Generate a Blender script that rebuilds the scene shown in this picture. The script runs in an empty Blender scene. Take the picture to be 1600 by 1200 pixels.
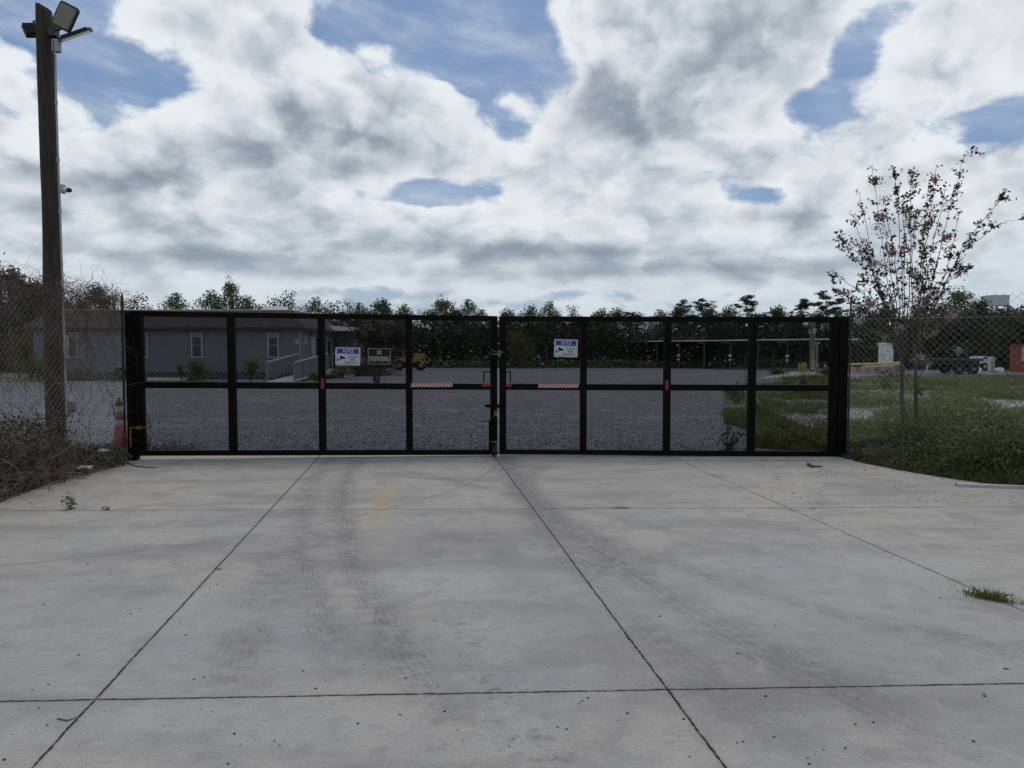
import bpy, bmesh, math, random
import numpy as np
from mathutils import Vector, Matrix, noise as mnoise
random.seed(7); rng = np.random.default_rng(7)
R = math.radians
sc = bpy.context.scene
COL = sc.collection

# ------------------------------------------------------------------ camera
F = 1110.0; EYE = Vector((0, 0, 1.6)); PITCH = math.atan(50 / F)
cd = bpy.data.cameras.new('camera'); cam = bpy.data.objects.new('camera', cd); COL.objects.link(cam)
cam.location = EYE; cam.rotation_euler = (math.pi / 2 - PITCH, 0, 0)
cd.sensor_width = 36; cd.lens = F / 1600 * 36; cd.clip_start = .05; cd.clip_end = 3000
sc.camera = cam

def ray(px, py):
    u = (px - 800) / F; v = (600 - py) / F
    c, s = math.cos(PITCH), math.sin(PITCH)
    return Vector((u, c + v * s, -s + v * c))
def at(px, py, D):
    "point on the vertical plane y = D seen at that place of the photo"
    d = ray(px, py); return EYE + d * (D / d.y)
def gnd(px, py, z=0.0):
    d = ray(px, py); return EYE + d * ((z - EYE.z) / d.z)

# ------------------------------------------------------------------ node expressions
class X:
    def __init__(s, nt, o): s.nt = nt; s.o = o
    def _m(s, op, *a, clamp=False):
        n = s.nt.nodes.new('ShaderNodeMath'); n.operation = op; n.use_clamp = clamp
        for i, v in enumerate(a):
            if isinstance(v, X): s.nt.links.new(v.o, n.inputs[i])
            else: n.inputs[i].default_value = v
        return X(s.nt, n.outputs[0])
    def __add__(s, b): return s._m('ADD', s, b)
    __radd__ = __add__
    def __mul__(s, b): return s._m('MULTIPLY', s, b)
    __rmul__ = __mul__
    def __sub__(s, b): return s._m('SUBTRACT', s, b)
    def __rsub__(s, b): return s._m('SUBTRACT', b, s)
    def __truediv__(s, b): return s._m('DIVIDE', s, b)
    def f(s, op, *a): return s._m(op, s, *a)
    def clamp(s): return s._m('ADD', s, 0.0, clamp=True)
    def smooth(s, lo, hi, a=0.0, b=1.0):
        n = s.nt.nodes.new('ShaderNodeMapRange'); n.interpolation_type = 'SMOOTHSTEP'
        s.nt.links.new(s.o, n.inputs['Value'])
        n.inputs['From Min'].default_value = lo; n.inputs['From Max'].default_value = hi
        n.inputs['To Min'].default_value = a; n.inputs['To Max'].default_value = b
        return X(s.nt, n.outputs[0])
def vec(nt, x, y, z=0.0):
    n = nt.nodes.new('ShaderNodeCombineXYZ')
    for i, v in enumerate((x, y, z)):
        if isinstance(v, X): nt.links.new(v.o, n.inputs[i])
        else: n.inputs[i].default_value = v
    return X(nt, n.outputs[0])
def vop(nt, op, a, b=None, out=0):
    n = nt.nodes.new('ShaderNodeVectorMath'); n.operation = op
    for i, v in enumerate((a, b)):
        if v is None: continue
        if isinstance(v, X): nt.links.new(v.o, n.inputs[i])
        else: n.inputs[i].default_value = v
    return X(nt, n.outputs[out])
def fbm(nt, v, scale, detail=6, rough=.55, lac=2.0, dist=0.0, out='Fac'):
    n = nt.nodes.new('ShaderNodeTexNoise'); nt.links.new(v.o, n.inputs['Vector'])
    n.inputs['Scale'].default_value = scale; n.inputs['Detail'].default_value = detail
    n.inputs['Roughness'].default_value = rough; n.inputs['Lacunarity'].default_value = lac
    n.inputs['Distortion'].default_value = dist
    return X(nt, n.outputs[out])
def voro(nt, v, scale, feature='F1', out='Distance', detail=0, rand=1.0):
    n = nt.nodes.new('ShaderNodeTexVoronoi'); n.feature = feature
    nt.links.new(v.o, n.inputs['Vector']); n.inputs['Scale'].default_value = scale
    n.inputs['Detail'].default_value = detail; n.inputs['Randomness'].default_value = rand
    return X(nt, n.outputs[out])
def mixc(nt, fac, a, b, mode='MIX'):
    n = nt.nodes.new('ShaderNodeMix'); n.data_type = 'RGBA'; n.blend_type = mode
    def put(i, v):
        if isinstance(v, X): nt.links.new(v.o, n.inputs[i])
        elif isinstance(v, (int, float)): n.inputs[i].default_value = v
        else: n.inputs[i].default_value = (*v, 1.0)[:4]
    put(0, fac); put(6, a); put(7, b)
    return X(nt, n.outputs[2])

# ------------------------------------------------------------------ sky
SUN_EL, SUN_AZ = 70.0, 12.0          # azimuth clockwise from +Y (straight ahead)
W = bpy.data.worlds.new('World'); sc.world = W; W.use_nodes = True; W.cycles.sampling_method = 'NONE'
nt = W.node_tree; nt.nodes.clear()
sky = nt.nodes.new('ShaderNodeTexSky'); sky.sky_type = 'NISHITA'; sky.sun_disc = False
sky.sun_elevation = R(SUN_EL); sky.sun_rotation = R(SUN_AZ); sky.air_density = 1.0; sky.dust_density = 1.2; sky.ozone_density = 1.5
tc = nt.nodes.new('ShaderNodeTexCoord'); D3 = X(nt, tc.outputs['Generated'])
sep = nt.nodes.new('ShaderNodeSeparateXYZ'); nt.links.new(D3.o, sep.inputs[0])
dx, dy, dz = [X(nt, sep.outputs[i]) for i in range(3)]
az = dx.f('ARCTAN2', dy)
el = dz.f('ARCSINE')
elp = el.f('MAXIMUM', 0.0)
vv = (elp + 0.30).f('LOGARITHM', math.e) * 0.86
P = vec(nt, az, vv, 0.0)
Pup = vec(nt, az + 0.014, (elp + 0.330).f('LOGARITHM', math.e) * 0.86, 0.0)
def cloud_noise(p, det=8):
    big = fbm(nt, p, 3.1, 2, .5)
    warp = vop(nt, 'ADD', p, vop(nt, 'MULTIPLY', vop(nt, 'SUBTRACT', fbm(nt, p, 6, 1, .5, out='Color'), (.5, .5, .5)), (.10, .08, 0)))
    med = fbm(nt, warp, 8.5, det, .57)
    b1 = voro(nt, warp, 17.0)
    return big * .70 + med * .98 - b1 * .28
n1 = cloud_noise(P); n1s = cloud_noise(P, 2); n2 = cloud_noise(Pup, 2)
def azel(px, py):
    d = ray(px, py); return math.atan2(d.x, d.y), math.asin(d.z / d.length)
AE = vec(nt, az, el, 0.0)
def blob(px, py, rx, ry, a):
    c = azel(px, py)
    q = vop(nt, 'MULTIPLY', vop(nt, 'SUBTRACT', AE, (c[0], c[1], 0)), (F / rx, F / ry, 0))
    return vop(nt, 'DOT_PRODUCT', q, q, out=1).__mul__(-1.0).f('EXPONENT') * a
cover = [  # cloud (+) and blue gap (-): px, py, rx, ry, strength
    (330, 40, 160, 70, .26), (455, 75, 50, 25, .15), (640, 60, 190, 90, -.42), (850, 60, 95, 80, -.40), (780, 185, 70, 42, -.34),
    (110, 80, 120, 70, -.34), (210, 150, 100, 50, -.36), (20, 190, 60, 60, -.18), (60, 130, 40, 30, .16),
    (560, 150, 190, 60, .30), (330, 210, 230, 60, .32), (500, 240, 250, 70, .26), (720, 190, 90, 50, .24), (100, 260, 160, 60, .26),
    (1000, 120, 160, 120, .46), (1180, 60, 170, 90, .34), (900, 60, 45, 35, .14), (1330, 112, 66, 66, -.60), (1265, 165, 66, 30, -.36), (1500, 60, 120, 70, .22), (1590, 190, 80, 28, -.42),
    (1440, 160, 90, 60, .16), (1100, 250, 280, 60, .20), (660, 306, 110, 22, -.52), (780, 290, 55, 18, -.18), (1190, 306, 60, 20, -.42), (1100, 455, 260, 14, -.18), (480, 455, 200, 12, -.15), (1560, 175, 60, 25, -.2),
    (540, 340, 180, 32, .24), (900, 350, 320, 45, .24), (200, 340, 200, 40, .18), (1400, 300, 200, 60, .14),
    (700, 400, 560, 50, .30), (1250, 400, 380, 60, .26), (150, 380, 260, 60, .28), (1000, 440, 300, 16, .10), (1530, 100, 30, 30, -.12)]
dens = (n1 - 0.70) * 1.1 + 0.05
for b in cover: dens = dens + blob(*b)
dens = dens - el.smooth(.52, .95) * .16  # cloud cover thinned overhead, out of view, to lower the light on the ground
# the unseen half of the sky keeps plain noise
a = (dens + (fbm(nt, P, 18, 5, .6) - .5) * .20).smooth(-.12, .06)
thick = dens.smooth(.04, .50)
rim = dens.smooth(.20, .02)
wv = vop(nt, 'MULTIPLY', vop(nt, 'SUBTRACT', fbm(nt, P, 9, 4, .6, out='Color'), (.5, .5, .5)), (.16, .12, 0))
pf = lambda p: voro(nt, vop(nt, 'ADD', p, wv), 10.0, detail=2)
fine_r = (fbm(nt, P, 24, 5, .62) - .5) * .30 + (pf(Pup) - pf(P)) * .50
relief = (n1s - n2) * 1.05 + (n1 - n1s) * 1.7
dark = [(520, 235, 120, 50, .42), (620, 265, 90, 32, .25), (980, 190, 90, 42, .62), (900, 165, 60, 50, .15), (1180, 60, 110, 60, .34), (150, 290, 150, 20, .38), (300, 285, 130, 26, .28),
        (740, 245, 70, 26, .25), (560, 372, 60, 18, .25), (880, 395, 170, 16, .32), (1100, 335, 140, 18, .2), (1300, 250, 150, 60, .16), (480, 410, 160, 14, .22), (250, 355, 120, 14, .2), (1010, 420, 260, 10, .3), (640, 385, 130, 12, .35), (950, 392, 220, 12, .3), (200, 395, 220, 12, .35), (1330, 415, 200, 12, .3), (420, 350, 90, 12, .3), (1250, 340, 120, 14, .25), (700, 430, 300, 9, .3), (60, 320, 90, 14, .3)]
dk = None
for b in dark:
    t = blob(*b); dk = t if dk is None else dk + t
lum = (relief * .95 + fine_r * 1.1 + 0.80 + rim * .10 - thick * 0.26 - dk * .80).smooth(-.28, 1.04)
CS = 10.0     # the cloud radiances below are written for the 0.1 background strength
ccol = mixc(nt, lum, (.22 * CS, .275 * CS, .35 * CS), (.81 * CS, .85 * CS, .885 * CS))
hz = el.smooth(0.0, .20, 1.0, 0.0)
blue = mixc(nt, 0.60, X(nt, sky.outputs[0]), (.175 * CS, .285 * CS, .50 * CS))
blue = mixc(nt, hz * .8, blue, (.43 * CS, .53 * CS, .62 * CS))
ccol = mixc(nt, hz * .6, ccol, (.47 * CS, .56 * CS, .64 * CS))
wisp = fbm(nt, vec(nt, az * 2.0, vv * 5.0 + az, 0.0), 2.2, 8, .62).smooth(.40, .75) * .45
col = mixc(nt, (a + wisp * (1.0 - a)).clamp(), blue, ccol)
col = mixc(nt, el.smooth(-.05, -.005, 1, 0), col, (.12 * CS, .12 * CS, .11 * CS))
bg = nt.nodes.new('ShaderNodeBackground'); bg.inputs['Strength'].default_value = 0.1
nt.links.new(col.o, bg.inputs['Color'])
wo = nt.nodes.new('ShaderNodeOutputWorld'); nt.links.new(bg.outputs[0], wo.inputs['Surface'])

# ------------------------------------------------------------------ sun and exposure
sl = bpy.data.lights.new('sun', 'SUN'); sl.energy = 1.0; sl.angle = R(22); sl.color = (1, .95, .88)
so = bpy.data.objects.new('sun', sl); COL.objects.link(so)
sd = Vector((math.sin(R(SUN_AZ)) * math.cos(R(SUN_EL)), math.cos(R(SUN_AZ)) * math.cos(R(SUN_EL)), math.sin(R(SUN_EL))))
so.rotation_euler = sd.to_track_quat('Z', 'Y').to_euler(); so.location = (0, 0, 30)
sc.view_settings.view_transform = 'Standard'; sc.view_settings.look = 'None'
sc.view_settings.exposure = 0.0; sc.view_settings.gamma = 1.0
sc.render.engine = 'CYCLES'
sc.cycles.max_bounces = 4; sc.cycles.diffuse_bounces = 2; sc.cycles.transparent_max_bounces = 16
#@@WORLD_END

# ------------------------------------------------------------------ mesh building
class MB:
    def __init__(s): s.v = []; s.f = []; s.m = []; s.cm = 0
    def add(s, vs, fs):
        b = len(s.v); s.v += [tuple(v) for v in vs]
        for f in fs: s.f.append(tuple(i + b for i in f)); s.m.append(s.cm)
        return s
    def box(s, c, size, rot=None):
        c = Vector(c); h = [x / 2 for x in size]
        vs = [Vector((x * h[0], y * h[1], z * h[2])) for x in (-1, 1) for y in (-1, 1) for z in (-1, 1)]
        if rot is not None: vs = [rot @ v for v in vs]
        return s.add([v + c for v in vs], [(0, 1, 3, 2), (4, 6, 7, 5), (0, 4, 5, 1), (2, 3, 7, 6), (0, 2, 6, 4), (1, 5, 7, 3)])
    def cbox(s, c, size, ch=.1, axis=1, rot=None):
        "box with chamfered corners, extruded along axis"
        o = [0, 1, 2]; o.remove(axis); a, b = o
        ha, hb, hx = size[a] / 2, size[b] / 2, size[axis] / 2
        n = 4; pts = []
        for (sa, sb, st) in ((1, 1, 0), (-1, 1, 90), (-1, -1, 180), (1, -1, 270)):
            for k in range(n):
                t = R(st + 90 * k / (n - 1))
                pts.append((sa * (ha - ch) + ch * math.cos(t), sb * (hb - ch) + ch * math.sin(t)))
        vs = []
        for e in (-hx, hx):
            for p in pts:
                v = [0, 0, 0]; v[a] = p[0]; v[b] = p[1]; v[axis] = e; vs.append(Vector(v))
        N = len(pts)
        if rot is not None: vs = [rot @ v for v in vs]
        c = Vector(c)
        return s.add([v + c for v in vs], [tuple(range(N))[::-1], tuple(range(N, 2 * N))] + [(i, (i + 1) % N, N + (i + 1) % N, N + i) for i in range(N)])
    def tube(s, pts, rad, n=8, caps=True):
        pts = [Vector(p) for p in pts]
        if not hasattr(rad, '__len__'): rad = [rad] * len(pts)
        vs = []; ref = None
        for i, p in enumerate(pts):
            t = (pts[min(i + 1, len(pts) - 1)] - pts[max(i - 1, 0)])
            if t.length < 1e-9: t = Vector((0, 0, 1))
            t.normalize()
            if ref is None: ref = Vector((1, 0, 0)) if abs(t.x) < .8 else Vector((0, 1, 0))
            u = (ref - t * ref.dot(t))
            if u.length < 1e-6: u = t.orthogonal()
            u.normalize(); w = t.cross(u); ref = u
            for k in range(n):
                an = 2 * math.pi * k / n
                vs.append(p + (u * math.cos(an) + w * math.sin(an)) * rad[i])
        fs = [(i * n + k, i * n + (k + 1) % n, (i + 1) * n + (k + 1) % n, (i + 1) * n + k) for i in range(len(pts) - 1) for k in range(n)]
        if caps: fs += [tuple(range(n))[::-1], tuple(range((len(pts) - 1) * n, len(pts) * n))]
        return s.add(vs, fs)
    def poly(s, pts, th=None, d=(0, 0, 1)):
        "flat polygon, optionally extruded by vector d*th"
        N = len(pts); pts = [Vector(p) for p in pts]
        if th is None: return s.add(pts, [tuple(range(N))])
        d = Vector(d) * th
        return s.add(pts + [p + d for p in pts], [tuple(range(N))[::-1], tuple(range(N, 2 * N))] + [(i, (i + 1) % N, N + (i + 1) % N, N + i) for i in range(N)])
    def build(s, name, mats, parent=None, smooth=False):
        me = bpy.data.meshes.new(name); me.from_pydata(s.v, [], s.f)
        if not isinstance(mats, (list, tuple)): mats = [mats]
        for m in mats: me.materials.append(m)
        if len(mats) > 1: me.polygons.foreach_set('material_index', s.m)
        if smooth: me.polygons.foreach_set('use_smooth', [True] * len(me.polygons))
        me.validate(); me.update()
        o = bpy.data.objects.new(name, me); COL.objects.link(o)
        if parent is not None: o.parent = parent
        return o
def quads(name, V, mat, parent=None, n=4):
    "numpy array (k, n, 3) of polygons to a mesh"
    k = V.shape[0]; me = bpy.data.meshes.new(name)
    me.vertices.add(k * n); me.vertices.foreach_set('co', V.reshape(-1).astype(np.float32))
    me.loops.add(k * n); me.loops.foreach_set('vertex_index', np.arange(k * n, dtype=np.int32))
    me.polygons.add(k); me.polygons.foreach_set('loop_start', np.arange(0, k * n, n, dtype=np.int32))
    me.polygons.foreach_set('loop_total', np.full(k, n, dtype=np.int32))
    me.materials.append(mat); me.update(calc_edges=True); me.validate()
    o = bpy.data.objects.new(name, me); COL.objects.link(o)
    if parent is not None: o.parent = parent
    return o
def rand_dirs(k):
    d = rng.normal(size=(k, 3)); return d / np.linalg.norm(d, axis=1)[:, None]
def leaves(C, size, aspect=.5, up=0.0, drop=0.0):
    "rhombic leaves at points C"
    k = len(C); a = rand_dirs(k); a[:, 2] += up; a[:, 2] -= drop; a /= np.linalg.norm(a, axis=1)[:, None]
    b = np.cross(a, rand_dirs(k)); b /= np.linalg.norm(b, axis=1)[:, None] + 1e-9
    s = (np.asarray(size) * rng.uniform(.6, 1.35, k))[:, None]
    return np.stack([C - a * s * .5, C + b * s * aspect * .5, C + a * s * .5, C - b * s * aspect * .5], axis=1)
def blades(B, h, w, lean=.35):
    k = len(B); d = rng.normal(size=(k, 3)) * lean; d[:, 2] = 1; d /= np.linalg.norm(d, axis=1)[:, None]
    hh = (np.asarray(h) * rng.uniform(.45, 1.2, k))[:, None]; an = rng.uniform(0, math.pi, k)
    s = np.stack([np.cos(an), np.sin(an), np.zeros(k)], 1) * w
    bend = rng.normal(size=(k, 3)) * .22; bend[:, 2] = -.05
    mid = B + d * hh * .55; tip = B + (d + bend) * hh
    return np.stack([B - s * .5, B + s * .5, mid + s * .4, tip, mid - s * .4], axis=1)
def strands(n, start, step, pts=7, radius=.003, gravity=0.0, wiggle=.5, direction=None):
    mb = MB()
    for _ in range(n):
        p = Vector(start()); d = Vector(direction()) if direction else Vector(rand_dirs(1)[0])
        L = [p.copy()]
        for i in range(pts - 1):
            d = (d + Vector(rng.normal(size=3)) * wiggle + Vector((0, 0, -gravity)) * .3).normalized()
            p = p + d * step * random.uniform(.6, 1.3)
            if p.z < .004: p.z = .004 + random.random() * .01
            L.append(p.copy())
        r = radius * random.uniform(.6, 1.4)
        mb.tube(L, [r * (1 - .6 * i / (pts - 1)) for i in range(pts)], 3, caps=False)
    return mb

def tag(o, label=None, cat=None, group=None, kind=None):
    if label: o['label'] = label
    if cat: o['category'] = cat
    if group: o['group'] = group
    if kind: o['kind'] = kind
    return o
def empty(name, loc=(0, 0, 0), rz=0, label=None, cat=None, group=None):
    o = bpy.data.objects.new(name, None); COL.objects.link(o); o.location = loc; o.rotation_euler = (0, 0, rz)
    o.empty_display_size = .2
    return tag(o, label, cat, group)
def copy_tree(o, parent=None):
    c = o.copy(); COL.objects.link(c); c.parent = parent
    for ch in [x for x in list(COL.objects) if x.parent == o]: copy_tree(ch, c)
    return c

# ------------------------------------------------------------------ materials
def mat(name, color, rough=.7, var=.25, scale=6.0, metal=0.0, bump=0.0, bscale=40.0, color2=None, fac=(.35, .7), island=0.0, spec=.4, transl=0.0, stretch=(1, 1, 1), streak=0.0):
    m = bpy.data.materials.new(name); m.use_nodes = True; nt = m.node_tree
    bs = nt.nodes['Principled BSDF']; out = nt.nodes['Material Output']
    t = nt.nodes.new('ShaderNodeTexCoord'); P = X(nt, t.outputs['Object'])
    if stretch != (1, 1, 1): P = vop(nt, 'MULTIPLY', P, stretch)
    n = fbm(nt, P, scale, 7, .6)
    c = mixc(nt, n.smooth(.25, .75), [x * (1 - var) for x in color], [min(1, x * (1 + var)) for x in color])
    if color2: c = mixc(nt, fbm(nt, P, scale * .37, 5, .65).smooth(*fac), c, color2)
    if streak:
        c = mixc(nt, fbm(nt, vop(nt, 'MULTIPLY', P, (9, 9, .6)), 2.0, 4, .6).smooth(.45, .8) * streak, c, [x * .35 for x in color])
    if island:
        g = nt.nodes.new('ShaderNodeNewGeometry'); ri = X(nt, g.outputs['Random Per Island'])
        h = nt.nodes.new('ShaderNodeHueSaturation'); nt.links.new(c.o, h.inputs['Color'])
        nt.links.new((ri * island * 2 + (1 - island)).o, h.inputs['Value'])
        nt.links.new((ri * 7.31).f('FRACT').__mul__(.06).__add__(.47).o, h.inputs['Hue'])
        c = X(nt, h.outputs[0])
    nt.links.new(c.o, bs.inputs['Base Color'])
    bs.inputs['Roughness'].default_value = rough; bs.inputs['Metallic'].default_value = metal
    bs.inputs['Specular IOR Level'].default_value = spec
    if bump:
        b = nt.nodes.new('ShaderNodeBump'); b.inputs['Strength'].default_value = bump; b.inputs['Distance'].default_value = .02
        nt.links.new(fbm(nt, P, bscale, 6, .6).o, b.inputs['Height']); nt.links.new(b.outputs[0], bs.inputs['Normal'])
    if transl:
        tr = nt.nodes.new('ShaderNodeBsdfTranslucent'); nt.links.new(c.o, tr.inputs[0])
        mx = nt.nodes.new('ShaderNodeMixShader'); mx.inputs[0].default_value = transl
        nt.links.new(bs.outputs[0], mx.inputs[1]); nt.links.new(tr.outputs[0], mx.inputs[2]); nt.links.new(mx.outputs[0], out.inputs['Surface'])
    return m
M = dict(
    black_paint=mat('black_paint', (.0035, .0035, .0038), .45, .3, 8, spec=.05, bump=.05, color2=(.007, .006, .0055)),
    screen_wire=mat('screen_wire', (.004, .004, .0045), .75, .2, spec=.08),
    galv=mat('galvanised_wire', (.26, .26, .25), .6, .3, 3, metal=.2, color2=(.14, .11, .09)),
    postgrey=mat('dark_fence_post', (.035, .033, .03), .7, .3, 3),
    steel=mat('worn_steel', (.20, .20, .20), .45, .4, 20, metal=.8, color2=(.12, .08, .06)),
    red=mat('red_reflector', (.20, .008, .006), .3, .2, 30),
    white=mat('white_paint', (.62, .63, .64), .5, .08, 8, color2=(.45, .45, .43)),
    signwhite=mat('sign_white', (.48, .53, .55), .45, .06, 12, color2=(.40, .43, .44)),
    signblue=mat('sign_blue', (.02, .015, .22), .45, .15, 12),
    signblack=mat('sign_black', (.006, .006, .007), .5, .2, 12, spec=.2),
    signgrey=mat('sign_lettering_grey', (.42, .40, .37), .6, .1, 12, color2=(.25, .24, .22)),
    wood=mat('weathered_pole_wood', (.050, .041, .031), .9, .45, 14, bump=.7, bscale=18, stretch=(4, 4, .35), color2=(.022, .018, .014), streak=.6),
    lens=mat('floodlight_lens', (.16, .14, .125), .25, .1, 4),
    blackplastic=mat('black_plastic', (.012, .012, .013), .45, .2, 10),
    pvc=mat('grey_conduit', (.30, .31, .32), .5, .15, 3),
    orange=mat('orange_plastic', (.38, .035, .015), .55, .25, 8, color2=(.22, .03, .02)),
    dullorange=mat('faded_red_plastic', (.25, .026, .020), .6, .25, 8, color2=(.15, .022, .02)),
    conewhite=mat('cone_white_sleeve', (.50, .50, .50), .5, .15, 18, color2=(.28, .28, .28)),
    yellow=mat('yellow_strap', (.15, .095, .015), .6, .2, 20),
    yellowp=mat('yellow_paint', (.36, .28, .06), .6, .25, 6, color2=(.30, .22, .06)),
    machyellow=mat('machine_yellow', (.30, .18, .03), .6, .25, 3, color2=(.16, .11, .05)),
    siding=mat('grey_blue_siding', (.158, .169, .188), .8, .07, 2, color2=(.136, .145, .158), bump=.05, streak=.15),
    trim=mat('light_trim', (.36, .37, .37), .7, .08, 4),
    trimdark=mat('grey_trim', (.22, .23, .24), .7, .1, 4),
    glass=mat('dark_window_glass', (.012, .014, .018), .12, .1, 2, spec=.6),
    door=mat('door_paint', (.30, .31, .33), .6, .1, 3),
    lattice=mat('lattice_grey', (.30, .30, .31), .8, .12, 4),
    shade_black=mat('painted_underfloor_shade', (.01, .01, .01), .9, .1),
    metalwhite=mat('white_roof_metal', (.60, .61, .62), .4, .05, 3, metal=.2),
    canopysteel=mat('canopy_post_steel', (.07, .07, .075), .6, .2, 3),
    rust=mat('rust_red_container', (.22, .045, .032), .65, .2, 1.5, color2=(.17, .05, .035)),
    rubber=mat('black_rubber', (.012, .012, .012), .85, .25, 10),
    blue=mat('blue_tarp', (.03, .06, .26), .6, .2, 3),
    rock=mat('pale_rubble', (.42, .41, .39), .9, .25, 5, bump=.5),
    pipeyellow=mat('yellow_pipe', (.40, .33, .12), .6, .15, 2),
    barrier=mat('orange_barrier', (.26, .085, .05), .6, .25, 1.5, color2=(.30, .28, .25)),
    pebble=mat('debris', (.055, .050, .045), .9, .4, 30, island=.7),
    palebits=mat('pale_bits', (.46, .46, .43), .9, .3, 30, island=.3),
    leaf=mat('tree_leaf', (.070, .098, .034), .6, .3, .35, island=.45, transl=.25, spec=.25),
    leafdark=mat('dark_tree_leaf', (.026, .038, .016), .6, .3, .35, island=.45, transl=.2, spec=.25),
    leafpine=mat('pine_needles', (.034, .050, .025), .6, .3, .35, island=.4, transl=.2, spec=.25),
    leafolive=mat('olive_leaf', (.095, .100, .024), .6, .3, .6, island=.4, transl=.3, spec=.25),
    bark=mat('bark', (.085, .070, .056), .9, .4, 6, bump=.6, stretch=(3, 3, .6)),
    crapebark=mat('smooth_grey_bark', (.10, .082, .068), .75, .3, 12, bump=.2, stretch=(2, 2, .5), color2=(.06, .046, .038)),
    crapeleaf=mat('crape_leaf', (.035, .050, .022), .55, .3, 3, island=.5, transl=.2, color2=(.06, .038, .030), spec=.3),
    bloom=mat('pink_bloom', (.40, .24, .30), .8, .2, 6, island=.4, transl=.3, color2=(.22, .13, .14)),
    seed=mat('faded_blossom', (.34, .28, .24), .85, .2, 3, island=.4, transl=.2),
    weed=mat('weed_leaf', (.120, .158, .050), .65, .3, 1.2, island=.45, transl=.3, spec=.25),
    weeddark=mat('dark_weed_leaf', (.080, .108, .040), .65, .3, 1.2, island=.5, transl=.25, color2=(.055, .05, .03), spec=.25),
    grass=mat('grass', (.118, .142, .056), .7, .3, .5, island=.4, transl=.3, color2=(.18, .16, .08), fac=(.40, .62), spec=.2),
    vine=mat('dry_vine', (.105, .078, .062), .9, .3, 2, island=.55, spec=.15),
    vinelight=mat('dry_stem', (.17, .135, .105), .9, .3, 2, island=.5, spec=.15),
)

# mansard shingles
def shingle_mat():
    m = bpy.data.materials.new('brown_shingles'); m.use_nodes = True; nt = m.node_tree; bs = nt.nodes['Principled BSDF']
    t = nt.nodes.new('ShaderNodeTexCoord'); P = X(nt, t.outputs['Object'])
    b = nt.nodes.new('ShaderNodeTexBrick'); nt.links.new(vop(nt, 'MULTIPLY', vec(nt, *[X(nt, s) for s in (lambda q: (nt.links.new(P.o, q.inputs[0]), (q.outputs[0], q.outputs[2]))[1])(nt.nodes.new('ShaderNodeSeparateXYZ'))]), (1, 1, 1)).o, b.inputs['Vector'])
    b.inputs['Scale'].default_value = 1; b.inputs['Brick Width'].default_value = .3; b.inputs['Row Height'].default_value = .15; b.inputs['Mortar Size'].default_value = .012
    b.inputs['Color1'].default_value = (.070, .040, .032, 1); b.inputs['Color2'].default_value = (.046, .028, .024, 1); b.inputs['Mortar'].default_value = (.03, .02, .018, 1)
    c = mixc(nt, fbm(nt, P, .8, 5, .6).smooth(.4, .8) * .4, X(nt, b.outputs[0]), (.05, .045, .04))
    nt.links.new(c.o, bs.inputs['Base Color']); bs.inputs['Roughness'].default_value = .9
    return m
M['shingle'] = shingle_mat()
def siding_groove_mat():
    m = mat('grooved_siding', (.158, .169, .188), .8, .07, 2, color2=(.136, .145, .158))
    nt = m.node_tree; bs = nt.nodes['Principled BSDF']
    src = bs.inputs['Base Color'].links[0].from_socket
    t = nt.nodes.new('ShaderNodeTexCoord'); q = nt.nodes.new('ShaderNodeSeparateXYZ'); nt.links.new(t.outputs['Object'], q.inputs[0])
    s = (X(nt, q.outputs[0]) + X(nt, q.outputs[1])) * 4.9
    g = (s.f('FRACT') - .5).f('ABSOLUTE').smooth(.44, .5)
    nt.links.new(mixc(nt, g * .7, X(nt, src), (.07, .075, .08)).o, bs.inputs['Base Color'])
    return m
M['groove'] = siding_groove_mat()
def tape_mat():
    m = bpy.data.materials.new('red_white_tape'); m.use_nodes = True; nt = m.node_tree; bs = nt.nodes['Principled BSDF']
    t = nt.nodes.new('ShaderNodeTexCoord'); q = nt.nodes.new('ShaderNodeSeparateXYZ'); nt.links.new(t.outputs['Object'], q.inputs[0])
    s = ((X(nt, q.outputs[0]) + X(nt, q.outputs[2]) * .9) * 19.0).f('FRACT').smooth(.47, .53)
    c = mixc(nt, s, (.30, .012, .02), (.46, .42, .42)); nt.links.new(c.o, bs.inputs['Base Color']); bs.inputs['Roughness'].default_value = .35
    return m
M['tape'] = tape_mat()

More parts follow.
